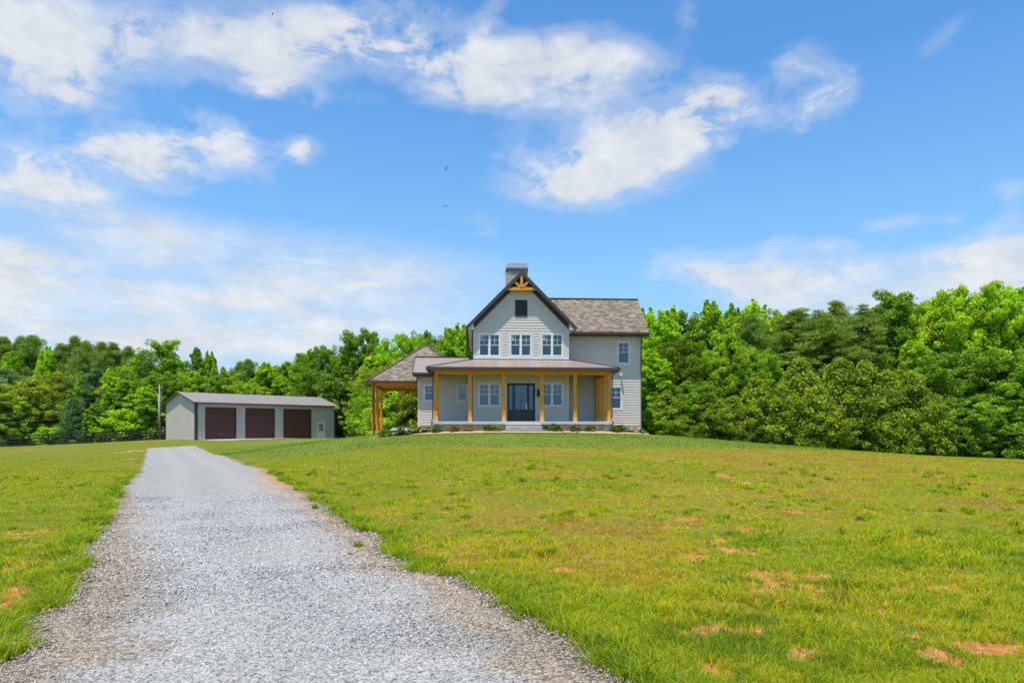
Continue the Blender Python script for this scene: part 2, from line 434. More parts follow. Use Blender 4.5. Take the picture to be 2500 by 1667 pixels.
part('foundation', M['siding_trim'], lambda mb: mb.box(uGR-.1, uWR-.01, vW+.015, 2*vRidge-vW-.015, zFl-1.9, hz(1540, 1037.5, vW)+.0))
part('low_wing_wall', M['siding'], lambda mb: (lapwall(mb, front(vL), uLL, uGL, hz(1030, 1037, vL), zLE+.2, [gr(h, .10) for h in ls]),
     lapwall(mb, left(uLL), -(10-vL), -vL, hz(1030, 1037, vL), zLR-.1, (), lambda z: (-5.0-(zLR-.1-z)/((zLR-zLE)/2.25), -5.0+(zLR-.1-z)/((zLR-zLE)/2.25))),
     lapwall(mb, back(10-vL), -uGL, -uLL, hz(1030, 1037, vL), zLE+.2)))
part('foundation', M['siding_trim'], lambda mb: mb.box(uLL+.01, uGL+.1, vL+.015, 10-vL-.015, zFl-1.3, hz(1030, 1037, vL)))
# inside: floors and partition so the panes show a room
def inside(mb):
    mb.box(uGL+.1, uGR-.1, vG+.2, vGB-.2, zFl+.02, zFl+.1); mb.box(uGL+.1, uGR-.1, vG+.2, vGB-.2, zPT-.55, zPT-.3); mb.box(uGL+.1, uGR-.1, vG+.2, vGB-.2, zT-.25, zT-.2)
    mb.box(uGL+.1, uGR-.1, vG+4.4, vG+4.5, zFl+.1, zT-.25)
    mb.box(uGR+.1, uWR-.1, vW+.2, 9.3, zPT-.55, zPT-.3); mb.box(uGR+.1, uWR-.1, vW+3.2, vW+3.3, zFl, zWE)
    mb.box(uLL+.1, uGL-.1, vL+2.5, vL+2.6, zFl, zLE)
part('interior_floor', M['interior'], inside, split=True)

# --- corner boards, bands
def cb(mb):
    for P, s in ((front(vG), uGL), (front(vG), uGR-.12)): pbox(mb, P, s, s+.12, zFl-.3, under(uGL)+.0, .0, .03)
    pbox(mb, front(vG), uGL+.12, uGR-.12, zPT+.01, zPT+.15, 0, .032)
    pbox(mb, front(vW), uWR-.10, uWR+.02, zFl-1.0, zWE+.2, 0, .03)
    pbox(mb, front(vL), uLL-.02, uLL+.11, zFl-.9, zLE+.1, 0, .03)
    for h in (up[0][0]-.19, up[0][1]+.10, up[1][0]-.19, up[1][1]+.10, up[2][0]-.19, up[2][1]+.10): pbox(mb, front(vG), h, h+.09, up[0][2]-.10, up[0][3]+.10, 0, .022)
part('corner_board', M['siding_trim'], cb, split=True)
part('wall_band', M['white'], lambda mb: pbox(mb, front(vG), uGL+.02, uGR-.02, zPT+.02, zPT+.155, .032, .05))

for i, h in enumerate(up): window(front(vG), *h, units=2, sticker=True, meet=.5)
for h in lo: window(front(vG), *h, units=2, meet=.51)
window(front(vW), *wu); window(front(vW), *wl)
for h in ls: window(front(vL), *h, meet=.5)
# --- attic vent
vo = part('attic_vent', M['fascia'], lambda mb: [pbox(mb, front(vG), *b, -.02, .05) for b in
     ((vent[0], vent[0]+.05, vent[2], vent[3]), (vent[1]-.05, vent[1], vent[2], vent[3]), (vent[0]+.05, vent[1]-.05, vent[3]-.05, vent[3]), (vent[0]+.05, vent[1]-.05, vent[2], vent[2]+.05))])
def louv(mb):
    n = 9; dz = (vent[3]-vent[2]-.1)/n
    for k in range(n):
        z = vent[2]+.05+k*dz; P = front(vG)
        mb.quad(P(vent[0]+.05, z, .035), P(vent[1]-.05, z, .035), P(vent[1]-.05, z+dz*1.15, -.02), P(vent[0]+.05, z+dz*1.15, -.02))
part('louvre', M['fascia'], louv, vo)
# --- entrance: door with two sidelights
def dframe(mb):
    P = front(vG); u0, u1, z0, z1 = door
    pbox(mb, P, u0, u0+.06, z0, z1, -.1, .03); pbox(mb, P, u1-.06, u1, z0, z1, -.1, .03); pbox(mb, P, u0+.06, u1-.06, z1-.06, z1, -.1, .03); pbox(mb, P, u0+.06, u1-.06, z0, z0+.05, -.1, .0)
dfr = part('entrance_door', M['door'], dframe)
def panelset(mb, g, a, b, cols, rows=3, gz0=.31):
    P = front(vG); z0 = door[2]+.05; z1 = door[3]-.06; H = z1-z0; gb = z0+H*gz0; gt = z1-.10; st = .085
    pbox(mb, P, a, a+st, z0, z1, -.08, -.02); pbox(mb, P, b-st, b, z0, z1, -.08, -.02); pbox(mb, P, a+st, b-st, gt, z1, -.08, -.021); pbox(mb, P, a+st, b-st, z0, gb, -.08, -.023)
    pbox(mb, P, a+st+.05, b-st-.05, z0+.12, gb-.12, -.03, -.012)
    for k in range(1, rows): z = gb+(gt-gb)*k/rows; pbox(mb, P, a+st, b-st, z-.012, z+.012, -.05, -.03)
    for k in range(1, cols): x = a+st+(b-a-2*st)*k/cols; pbox(mb, P, x-.012, x+.012, gb, gt, -.049, -.031)
    g.quad(P(a+st,gb,-.045), P(b-st,gb,-.045), P(b-st,gt,-.045), P(a+st,gt,-.045))
xs = [door[0]+.06, hu(1254.5, vG), hu(1289.5, vG), door[1]-.06]
for k, nm in enumerate(('sidelight', 'door_leaf', 'sidelight')):
    mb = MB(); g = MB(); panelset(mb, g, xs[k], xs[k+1], 2 if k == 1 else 1)
    o = mb.build(nm, M['door'], dfr)
g_all = MB(); dm = MB()
for k in range(3): panelset(dm, g_all, xs[k], xs[k+1], 1)
g_all.build('pane', M['glass'], dfr)
def hd(mb):
    u, z = hp(1285.5, 984, vG-.1); z2 = hz(1285.5, 996, vG-.1)
    mb.box(u-.015, u+.015, vG-.02, vG+.0, z2, z); mb.box(u-.03, u+.03, vG-.0, vG+.03, z2-.06, z+.02)
part('handle', M['brass'], hd, dfr)
part('casing', M['siding_trim'], lambda mb: (pbox(mb, front(vG), door[0]-.09, door[0]-.002, door[2], door[3]+.09, -.05, .026), pbox(mb, front(vG), door[1]+.002, door[1]+.09, door[2], door[3]+.09, -.05, .026),
     pbox(mb, front(vG), door[0]-.002, door[1]+.002, door[3]+.002, door[3]+.09, -.05, .028)), dfr)
# --- lantern
def lant(mb):
    u, zt = hp(1314.8, 948, vG-.15); zb = hz(1314.8, 968, vG-.15); w = .085; v0 = vG-.24; v1 = v0+.17
    mb.box(u-w, u+w, v0, v1, zb, zb+.03); mb.box(u-w, u+w, v0, v1, zt-.22, zt-.19)
    for a in (u-w, u+w-.015):
        for b in (v0, v1-.015): mb.box(a, a+.015, b, b+.015, zb+.03, zt-.22)
    mb.hexa([(u-w,v0,zt-.19),(u+w,v0,zt-.19),(u+w,v1,zt-.19),(u-w,v1,zt-.19),(u-.03,v0+.055,zt-.08),(u+.03,v0+.055,zt-.08),(u+.03,v1-.055,zt-.08),(u-.03,v1-.055,zt-.08)])
    mb.box(u-.03, u+.03, v0+.055, v1-.055, zt-.08, zt); mb.box(u-.05, u+.05, vG-.03, vG-.018, zb+.1, zt-.05); mb.bar((u, vG-.03, zt-.04), (u, v1-.06, zt-.04), .03)
    mb.tube([(u, v0+.085, zb+.03), (u, v0+.085, zb+.2)], .02, 8)
ln = part('wall_lantern', M['black'], lant)
def lg(mb):
    u, zt = hp(1314.8, 948, vG-.15); zb = hz(1314.8, 968, vG-.15); w = .08; v0 = vG-.235
    mb.box(u-w, u+w, v0, v0+.16, zb+.031, zt-.221)
part('pane', M['glass'], lg, ln)
# --- flood lamp on the wing
def fl(mb):
    u, z = hp(1516, 916, vW-.1)
    mb.box(u-.07, u+.07, vW-.05, vW-.018, z-.07, z+.07); mb.tube([(u, vW-.05, z), (u, vW-.16, z-.02)], .025); mb.tube([(u, vW-.12, z+.05), (u, vW-.30, z-.05)], [.06, .095], 12)
part('flood_lamp', M['white'], fl)

# --- roofs
def slab_roof(mb, a, b, c, d, th, uvl=None):
    "a,b = eave ends, c,d = ridge ends above b,a; slab of vertical thickness th with metre UVs on top"
    A, B, Cc, D = map(Vector, (a, b, c, d)); L = (B-A).length; S = ((D+Cc)/2-(A+B)/2).length; dn = Vector((0, 0, -th))
    ax = (B-A).normalized(); f = lambda p: ((p-A).dot(ax), ((p-A) - ax*((p-A).dot(ax))).length)
    mb.quad(A, B, Cc, D, uv=[f(A), f(B), f(Cc), f(D)])
    z = [(0, 0)]*4
    mb.quad(A+dn, D+dn, Cc+dn, B+dn, uv=z); mb.quad(A, A+dn, B+dn, B, uv=z); mb.quad(B, B+dn, Cc+dn, Cc, uv=z); mb.quad(Cc, Cc+dn, D+dn, D, uv=z); mb.quad(D, D+dn, A+dn, A, uv=z)
vF = vG-.43; vB = vGB+.43
def groof(mb):
    slab_roof(mb, (uc-half, vB, zT), (uc-half, vF, zT), (uc, vF, zPk), (uc, vB, zPk), .05)
    slab_roof(mb, (uc+half, vF, zT), (uc+half, vB, zT), (uc, vB, zPk), (uc, vF, zPk), .05)
rf = part('gable_roof', M['shingle'], groof)
def rake(mb):
    for s in (-1, 1):
        a = lambda d, z, v: (uc+s*d, v, z)
        w = .28
        for v0, v1 in ((vF-.02, vF+.025), (vB-.02, vB+.02)):
            p = [a(half, zT-.045, v0), a(half, zT-.045, v1), a(0, zPk-.045, v1), a(0, zPk-.045, v0)]
            q = [a(half, zT-w, v0), a(half, zT-w, v1), a(0, zPk-w-.05, v1), a(0, zPk-w-.05, v0)]
            mb.hexa(q+p)
part('rake_board', M['fascia'], rake, rf, split=True)
def soff(mb):
    for s in (-1, 1):
        w = uGR-uc+.0; d0 = half-.02
        for (v0, v1) in ((vF+.02, vG),):
            mb.quad((uc+s*d0, v0, zT-.14), (uc+s*d0, v1, zT-.14), (uc, v1, zPk-.17), (uc, v0, zPk-.17))
        # boxed eave return, grey
part('rake_soffit', M['fascia'], soff, rf)
def ebox(mb):
    for s in (-1, 1):
        g = (uGR-uc); zb = zT-.25; d0 = half-.06
        zin = zPk-.06-(g)*slope
        P = [(uc+s*d0, zb), (uc+s*g, zb), (uc+s*g, zin), (uc+s*d0, zPk-.06-d0*slope)]
        for v0, v1 in ((vF+.03, vB-.03),):
            f = [(u, v0, z) for u, z in P]; b = [(u, v1, z) for u, z in P]
            mb.quad(*f); mb.quad(*b[::-1])
            for k in range(4): k2 = (k+1) % 4; mb.quad(f[k], b[k], b[k2], f[k2])
part('eave_box', M['siding_trim'], ebox, rf, split=True)
def frieze(mb):
    for s in (-1, 1):
        d = uGR-uc-.04; a_ = lambda dd_, z, v: (uc+s*dd_, v, z); w = .42; v0, v1 = vG-.075, vG-.034
        mb.hexa([a_(d, zPk-.17-d*slope-w, v0), a_(d, zPk-.17-d*slope-w, v1), a_(0, zPk-.17-w, v1), a_(0, zPk-.17-w, v0), a_(d, zPk-.17-d*slope, v0), a_(d, zPk-.17-d*slope, v1), a_(0, zPk-.17, v1), a_(0, zPk-.17, v0)])
part('frieze_board', M['fascia'], frieze, rf, split=True)
def gut(mb):
    for s in (-1, 1):
        u = uc+s*(half+.05); mb.box(u-.06, u+.06, vF+.05, vB-.05 if s < 0 else vW-.7, zT-.19, zT-.03)
part('gutter', M['bronze'], gut, rf, split=True)
def truss(mb):
    v = vF+.10; P0 = lambda px, py: (hp(px, py, v)[0], v, hp(px, py, v)[1])
    mb.bar(P0(1234, 705.5), P0(1312, 705.5), .16, .18, up=(0,0,1))
part('gable_truss', M['timber_x'], truss)
def truss2(mb):
    v = vF+.08; P0 = lambda px, py: (hp(px, py, v)[0], v, hp(px, py, v)[1])
    mb.bar(P0(1273.2, 701), P0(1273.2, 668), .16, .17, up=(0,1,0)); 
    mb.bar(P0(1270, 701), P0(1254, 685.5), .13, .14, up=(0,1,0)); mb.bar(P0(1276, 701), P0(1292, 685.5), .13, .14, up=(0,1,0))
part('truss_brace', M['timber_z'], truss2, split=True)

ko = (zWR-zWE)/(vRidge-vW+.6)
def wroof(mb):
    u0 = uc+.35; u1 = uWR+.42
    slab_roof(mb, (u0, vW-.6, zWE), (u1, vW-.6, zWE), (u1, vRidge, zWR), (u0, vRidge, zWR), .09)
    slab_roof(mb, (u1, 2*vRidge-vW+.6, zWE), (u0, 2*vRidge-vW+.6, zWE), (u0, vRidge, zWR), (u1, vRidge, zWR), .09)
wr = part('wing_roof', M['shingle'], wroof)
part('gutter', M['bronze'], lambda mb: mb.box(uGR+.35, uWR+.47, vW-.74, vW-.605, zWE-.18, zWE-.02), wr)
def wsof(mb):
    mb.box(uGR+.35, uWR+.4, vW-.6, vW-.56, zWE-.24, zWE-.09); mb.box(uGR+.0, uWR+.4, vW-.56, vW-.0, zWE-.24, zWE-.21)
part('fascia_board', M['fascia'], wsof, wr, split=True)
part('ridge_cap', M['fascia'], lambda mb: (mb.bar((uc+.6, vRidge, zWR+.01), (uWR+.42, vRidge, zWR+.01), .22, .05)), wr)

# --- chimney
vC = 9.0
def chim(mb):
    u0, z1 = hp(1236, 664, vC); u1 = hu(1288.5, vC); mb.box(u0, u1, vC, vC+1.2, zT, z1)
ch = part('chimney', M['stone_grey'], chim)
def cap(mb):
    u0, z0 = hp(1236.5, 664.5, vC); u1 = hu(1288.5, vC); z1 = hz(1260, 654, vC); zt = hz(1260, 641.8, vC+.45)
    mb.box(u0-.02, u1+.02, vC-.05, vC+1.25, z0, z0+.09); mb.box(u0+.04, u1-.04, vC+.0, vC+1.2, z0+.09, z1-.12); mb.box(u0-.03, u1+.03, vC-.06, vC+1.26, z1-.12, z1)
    a, b = hu(1239.5, vC+.45), hu(1285.5, vC+.45)
    mb.hexa([(u0-.03,vC-.06,z1),(u1+.03,vC-.06,z1),(u1+.03,vC+1.26,z1),(u0-.03,vC+1.26,z1),(a,vC+.45,zt),(b,vC+.45,zt),(b,vC+.75,zt),(a,vC+.75,zt)])
part('chimney_cap', simple('slate_metal', (.14, .14, .155), .4, .1, 4, metallic=.4), cap, ch)

# --- low left wing metal roof
def lroof(mb):
    u0 = uLL-.32; u1 = uGL+.0; v0 = vL-.45
    slab_roof(mb, (u0, v0, zLE), (u1, v0, zLE), (u1, 5.0, zLR), (u0, 5.0, zLR), .07)
    slab_roof(mb, (u1, 10-v0, zLE), (u0, 10-v0, zLE), (u0, 5.0, zLR), (u1, 5.0, zLR), .07)
    n = int((u1-u0)/.41)
    for k in range(1, n): u = u0+k*.41; mb.bar((u, v0, zLE+.003), (u, 5.0, zLR+.003), .02, .018)
lr = part('low_wing_roof', M['metalroof'], lroof)
part('gutter', M['bronze'], lambda mb: (mb.box(uLL-.36, hu(1056, 2.7), vL-.58, vL-.452, zLE-.15, zLE-.01), mb.box(uLL-.30, hu(1056, 2.7), vL-.45, vL, zLE-.25, zLE-.15)), lr)
part('ridge_cap', M['bronze'], lambda mb: (mb.bar((uLL-.34, 5.0, zLR+.02), (uGL, 5.0, zLR+.02), .2, .04), mb.bar((uLL-.33, vL-.45, zLE+.0), (uLL-.33, 5.0, zLR+.0), .04, .14)), lr)

# --- porch
def proof(mb):
    uL, uR = hu(1157, vG), hu(1389, vG); v0 = -.45
    sl = (zPT-zPE)/(vG+.45)
    A = (uE0, v0, zPE); B = (uE1, v0, zPE); Cc = (uR, vG, zPT); D = (uL, vG, zPT)
    mb.quad(A, B, Cc, D); mb.quad(B, (uE1, vW, zPE), (uR, vW, zPT), Cc); mb.quad((uE0, vL, zPE), A, D, (uL, vL, zPT))
    mb.box(uE0, uE1, v0, vG, zPE-.05, zPE-.002); mb.box(uGR, uE1, vG, vW, zPE-.05, zPE-.002); mb.box(uE0, uGL, vG, vL, zPE-.05, zPE-.002)
    ww = .42; k = uE0+ww
    while k < uE1-.1:                                            # standing seams up the slope
        if k < uL: t = (k-uE0)/(uL-uE0)
        elif k > uR: t = (uE1-k)/(uE1-uR)
        else: t = 1
        mb.bar((k, v0, zPE+.003), (k, v0+(vG-v0)*t, zPE+(zPT-zPE)*t+.003), .02, .018); k += ww
pr = part('porch_roof', M['metalroof'], proof)
part('ridge_cap', M['bronze'], lambda mb: (mb.bar((uE0, -.45, zPE+.03), (hu(1157, vG), vG, zPT+.03), .1, .04), mb.bar((uE1, -.45, zPE+.03), (hu(1389, vG), vG, zPT+.03), .1, .04),
     mb.box(hu(1157, vG), hu(1389, vG), vG-.08, vG-.033, zPT-.04, zPT+.03)), pr, split=True)
part('gutter', M['bronze'], lambda mb: (mb.box(uE0-.05, uE1+.05, -.58, -.452, zPE-.17, zPE-.01), mb.box(uE1+.0, uE1+.12, -.45, vW, zPE-.17, zPE-.01), mb.box(uE0-.12, uE0, -.45, vL-.6, zPE-.17, zPE-.01),
     mb.box(uP0+.0, uP1, -.45, -.02, zBm1+.0, zBm1+.03)), pr, split=True)
part('porch_ceiling', M['soffit'], lambda mb: (mb.box(uE0+.02, uE1-.02, -.44, vG-.04, zPE-.10, zPE-.06), mb.box(uGR+.04, uE1-.02, vG-.04, vW-.04, zPE-.10, zPE-.06), mb.box(uE0+.02, uGL-.04, vG-.04, vL-.04, zPE-.10, zPE-.06)), pr, split=True)
def pbeam(mb):
    mb.box(uP0, uP1, 0, .24, zBm0, zPE-.1)
part('porch_beam', M['timber_x'], pbeam, bevel=.008)
part('side_beam', M['timber_y'], lambda mb: (mb.box(uP1-.22, uP1-.002, .24, vW-.02, zBm0+.003, zPE-.1), mb.box(uP0+.002, uP0+.22, .24, vL-.02, zBm0+.003, zPE-.1)), split=True)
def post(u, v, w=.215):
    mb = MB(); mb.box(u-w/2, u+w/2, v-w/2, v+w/2, zFl+.02, zBm0-.002)
    for za, zb_, g in ((zBm0-.34, zBm0-.28, .012), (zBm0-.10, zBm0-.004, .014)): mb.box(u-w/2-g, u+w/2+g, v-w/2-g, v+w/2+g, za, zb_)
    o = mb.build('porch_post', M['timber_z'], house, bevel=.006)
    b = MB(); b.box(u-w/2-.018, u+w/2+.018, v-w/2-.018, v+w/2+.018, zFl+.001, zFl+.30)
    b.build('post_base', M['timber_light'], o, bevel=.008)
for px in (1064.5, 1147.5, 1230.3, 1323.4, 1404.7, 1487.6): post(hu(px, 0), .125)
post(uP1-.11, 1.65); post(uP1-.11, 3.05, .22); post(uP1-.11, 4.12, .2); post(uP0+.11, 1.6)
part('porch_slab', M['slab'], lambda mb: (mb.box(hu(1056.5, -.1), hu(1495.5, -.1), -.1, vG-.01, zFl-.175, zFl), mb.box(uGR+.01, hu(1495.5, -.1), vG-.01, vW-.01, zFl-.175, zFl), mb.box(hu(1056.5, -.1), uGL-.01, vG-.01, vL-.01, zFl-.175, zFl),
     mb.box(hu(1232, -.18), hu(1323, -.18), -.18, -.1, zFl-.2, zFl-.002)), bevel=.01)
uF0, uF1 = hu(1058.5, 0), hu(1493.5, 0); s0, s1 = hu(1233.5, -.3), hu(1322.5, -.3)
vents = [(hu(a, 0), hu(b, 0)) for a, b in ((1093, 1100.5), (1179.5, 1187), (1330, 1340), (1440.5, 1454.5))]
def found(mb):
    z0 = zFl-.95; zt = zFl-.176; va, vb = zFl-.48, zFl-.30; x = uF0
    for a, b in vents:
        mb.box(x, a, 0, .2, z0, zt); mb.box(a, b, 0, .2, z0, va); mb.box(a, b, 0, .2, vb, zt); x = b
    mb.box(x, uF1, 0, .2, z0, zt); mb.box(uF0, uF0+.2, .2, vL, z0, zt); mb.box(uF1-.2, uF1, .2, vW, z0, zt)
part('stone_foundation', M['stone'], found)
part('foundation_vent', M['black'], lambda mb: [mb.box(a, b, .12, .16, zFl-.48, zFl-.30) for a, b in vents], split=True)
zs1, zs2 = hz(1278, 1041.3, -.5), hz(1278, 1048, -.85)
part('porch_steps', M['stone_grey'], lambda mb: (mb.box(s0+.02, s1-.02, -.5, -.002, zs1-1, zs1-.04), mb.box(s0, s1, -.86, -.5, zs2-.9, zs2-.04), mb.box(s0+.02, s1-.02, -.15, -.003, zs1, zFl-.201)))
part('step_tread', M['slab'], lambda mb: (mb.box(s0-.01, s1+.01, -.53, -.003, zs1-.04, zs1), mb.box(s0-.02, s1+.02, -.89, -.5, zs2-.04, zs2)), bevel=.006, split=True)

# --- downspouts
def ds(pts, name='downspout', extra=None):
    mb = MB()
    for a, b in zip(pts[:-1], pts[1:]): mb.bar(a, b, .075, .06, up=(0, 1, 0) if abs(b[2]-a[2]) > .2 else (0, 0, 1))
    return mb.build(name, M['bronze'], house)
def q(px, py, v): u, z = hp(px, py, v); return (u, v, z)
ds([q(1509, 902, -.4), q(1508, 908, -.35), q(1495.5, 915.5, -.08), q(1494.5, 920, -.06), q(1494, 1021, -.06), q(1497, 1029, -.2), q(1496, 1036, -.2), q(1493, 1052, -.2)])
dl = ds([q(1046, 903, -.4), q(1047, 907, -.35), q(1057, 914, -.06), q(1057.3, 920, -.05), q(1056.5, 1021, -.05), q(1053, 1030, -.2), q(1056.5, 1052, -.2)])
mb = MB(); mb.bar(q(1054.5, 1027, -.2), q(1054, 1036, -.2), .10, .085, up=(0, 1, 0)); mb.build('tape_wrap', M['tape'], dl)
ds([q(1141, 798, vG+.1), q(1142, 801, vG+.1), q(1153.2, 806, vG+.05), q(1153.6, 812, vG+.05), q(1153.6, 875, vG+.05)])
ds([(uc-half-.02, vB-.3, zT-.2), (uc-half-.02, vB-.3, zT-.4), (uGL-.05, vB-.45, zT-.75), (uGL-.05, vB-.45, zFl)])
ds([q(1568, 819, vW-.6), q(1567, 823, vW-.5), q(1565.6, 832, vW-.07), q(1565.6, 1061, vW-.07)])
ds([q(1017.5, 912, vL-.45), q(1017.8, 918, vL-.3), q(1018, 934, vL+.1)])

# --- carport with pyramid roof behind the low wing
Yc = 47.3
def cw(px, py, Y):
    X, Yy, Z = ray(px, py, Y); dx, dy = X-HO[0], Yy-HO[1]
    return (dx*e1[0]+dy*e1[1], dx*e2[0]+dy*e2[1], Z)
cf = cw(911, 941.5, Yc); c2 = cw(921, 948.7, Yc*1.0725); c3 = cw(930.5, 954.5, Yc*1.139)
ap = cw(1040, 841, 51.0); el = cw(894.5, 929, 46.9)
vE = el[1]; L_ = ap[0]-el[0]; zE = el[2]
def croof(mb):
    a = (el[0], vE, zE); b = (ap[0]+L_, vE, zE); c = (ap[0]+L_, 2*ap[1]-vE, zE); d = (el[0], 2*ap[1]-vE, zE)
    for p, q_ in ((a, b), (b, c), (c, d), (d, a)):
        P, Q, T = Vector(p), Vector(q_), Vector(ap); ax = (Q-P).normalized(); f = lambda r: ((r-P).dot(ax), ((r-P)-ax*((r-P).dot(ax))).length)
        mb.quad(P, Q, T, uv=[f(P), f(Q), f(T)])
    mb.quad(d, c, b, a, uv=[(0, 0)]*4)
cr = part('carport_roof', M['shingle'], croof)
part('gutter', M['bronze'], lambda mb: (mb.box(el[0]-.06, uLL+.15, vE-.12, vE, zE-.15, zE+.0), mb.box(el[0]-.12, el[0], vE, 2*ap[1]-vE, zE-.15, zE)), cr)
part('carport_ceiling', M['timber_x'], lambda mb: mb.box(el[0]+.02, uLL+3, vE+.02, 2*ap[1]-vE-.02, zE-.14, zE-.06), cr)
part('hip_cap', M['shingle'], lambda mb: (mb.bar(el, ap, .22, .04), mb.bar((ap[0]+L_, vE, zE), ap, .22, .04)), cr, split=True)
bt = zE-.14
def cb_(mb): mb.box(cf[0]-.13, uLL+.05, cf[1], cf[1]+.2, cf[2], bt)
part('carport_beam', M['timber_x'], cb_, bevel=.008)
part('carport_beam', M['timber_x'], lambda mb: mb.box(c3[0]-.1, uLL+3, c3[1]+.12, c3[1]+.3, c3[2]-.0, bt), bevel=.008)
part('carport_beam', M['timber_y'], lambda mb: mb.hexa([(cf[0]-.09, cf[1]+.2, cf[2]), (cf[0]+.11, cf[1]+.2, cf[2]), (c3[0]+.11, c3[1]+.3, c3[2]), (c3[0]-.09, c3[1]+.3, c3[2]),
     (cf[0]-.09, cf[1]+.2, bt), (cf[0]+.11, cf[1]+.2, bt), (c3[0]+.11, c3[1]+.3, bt), (c3[0]-.09, c3[1]+.3, bt)]))
for p, w in ((cf, .2), (c2, .2), (c3, .2)):
    u = p[0]+.0; v = p[1]+.12
    mb = MB(); mb.box(u-w/2, u+w/2, v-w/2, v+w/2, -.2, p[2]-.002 if p is not c2 else p[2]+.05); o = mb.build('carport_post', M['timber_z'], house, bevel=.006)
    mb = MB(); mb.box(u-w/2-.02, u+w/2+.02, v-w/2-.02, v+w/2+.02, -.25, gzf(HO[0]+u*e1[0]+v*e2[0], HO[1]+u*e1[1]+v*e2[1])+.28); mb.build('post_base', M['timber_light'], o)
ds([(cf[0]+.03, cf[1]-.2, bt), (cf[0]+.03, cf[1]-.05, bt-.12), (cf[0]+.03, cf[1]-.04, 0)])

# ================================================================== cartons seen behind the upstairs panes
for (px, w, h, lab) in ((1186, .5, .22, 'low white paper heap on the sill inside the left upstairs window'), (1273, .6, .2, 'low white paper heap on the sill inside the middle upstairs window'), (1340, .55, .24, 'low white paper heap on the sill inside the right upstairs window')):
    u = hu(px, vG); z = up[0][2]+.06; mb = MB(); b = rng.random(8)
    for k in range(4):
        x0 = u-w/2+w*k/4; mb.hexa([(x0, vG+.1, z), (x0+w/4.6, vG+.1, z), (x0+w/4.6, vG+.3, z), (x0, vG+.3, z), (x0+.02, vG+.12, z+h*(.4+.6*b[k])), (x0+w/5, vG+.12, z+h*(.4+.6*b[k+1])), (x0+w/5, vG+.28, z+h*.5), (x0+.02, vG+.28, z+h*.6)])
    W = (HO[0]+0, HO[1]+0)
    o = mb.build('paper_heap', M['carton'], None); o.location = (HO[0], HO[1], 0); o.rotation_euler = (0, 0, TH)
    tag(o, lab, 'paper', 'papers inside the upstairs windows')

# ================================================================== GARAGE
A = (-35.5, 76.5); d1 = (.69, .7237); PH = math.atan2(d1[1], d1[0]); WL = 17.97; WD = 8.8; zg = CH-1.19; EV = 4.27
gar = empty('metal_garage', (A[0], A[1], zg), PH)
tag(gar, 'long low grey metal garage with three brown roll doors at the end of the drive', 'garage')
def gs(px):
    k = (px-CX)/F; return (k*A[1]-A[0])/(d1[0]-k*d1[1])
def gzz(px, py):
    s = gs(px); return CH + (HOR-py)/F*(A[1]+d1[1]*s)
gd = [(gs(502), gs(575.5)), (gs(599.8), gs(669.6)), (gs(692.7), gs(758.8))]; gdt = zg+3.66
md = (gs(775.5), gs(793.5), zg, zg+2.15)
def gwall(mb):
    P = front(0); x = 0
    segs = [(0, gd[0][0]), (gd[0][1], gd[1][0]), (gd[1][1], gd[2][0]), (gd[2][1], md[0]), (md[1], WL)]
    for a, b in segs: pbox(mb, P, a, b, zg-.9, zg+EV, -.1, 0)
    for a, b in gd: pbox(mb, P, a, b, gdt, zg+EV, -.1, 0)
    pbox(mb, P, md[0], md[1], md[3], zg+EV, -.1, 0)
    s = .15
    while s < WL:
        z0 = zg-.5
        for a, b in gd:
            if a-.05 < s < b+.05: z0 = gdt+.05
        if md[0]-.05 < s < md[1]+.05: z0 = md[3]+.05
        pbox(mb, P, s-.02, s+.02, z0, zg+EV-.02, 0, .018); s += .305
part('front_wall', M['metalwall'], gwall, gar)
rg = zg+EV; rr = 1.22
def gend(mb, u, sgn):
    P = (lambda s, z, o: (u-o, s, z)) if sgn < 0 else (lambda s, z, o: (u+o, s, z))
    f = [P(0, zg-.9, 0), P(WD, zg-.9, 0), P(WD, rg, 0), P(WD/2, rg+rr, 0), P(0, rg, 0)]
    mb.quad(*(f if sgn > 0 else f[::-1]))
    s = .15
    while s < WD:
        zt = rg + rr*(1-abs(s-WD/2)/(WD/2)) - .05
        mb.hexa([P(s-.02, zg-.5, .018), P(s+.02, zg-.5, .018), P(s+.02, zg-.5, 0), P(s-.02, zg-.5, 0), P(s-.02, zt, .018), P(s+.02, zt, .018), P(s+.02, zt, 0), P(s-.02, zt, 0)]); s += .305
part('end_wall', M['metalwall'], lambda mb: gend(mb, 0, -1), gar); part('end_wall', M['metalwall'], lambda mb: gend(mb, WL, 1), gar)
part('rear_wall', M['metalwall'], lambda mb: mb.box(.05, WL-.05, WD-.1, WD, zg-.9, rg), gar)
def grf(mb):
    o = .30; e = .32; k = rr/(WD/2)
    slab_roof(mb, (-e, -o, rg-o*k+.06), (WL+e, -o, rg-o*k+.06), (WL+e, WD/2, rg+rr+.06), (-e, WD/2, rg+rr+.06), .06)
    slab_roof(mb, (WL+e, WD+o, rg-o*k+.06), (-e, WD+o, rg-o*k+.06), (-e, WD/2, rg+rr+.06), (WL+e, WD/2, rg+rr+.06), .06)
    s = -e+.1
    while s < WL+e: mb.bar((s, -o, rg-o*k+.068), (s, WD/2, rg+rr+.068), .05, .03); s += .305
gro = part('garage_roof', simple('taupe_metal_roof', (.27, .225, .20), .5, .05, 1.2, metallic=.1), grf, gar)
def gtr(mb):
    o = .31; e = .33; k = rr/(WD/2)
    for u in (-e, WL+e):
        for s in (-1, 1): mb.bar((u, WD/2+s*(WD/2+o), rg-o*k+.02), (u, WD/2, rg+rr+.02), .03, .13)
    mb.box(-e, WL+e, -o-.03, -o-.005, rg-o*k-.05, rg-o*k+.07)
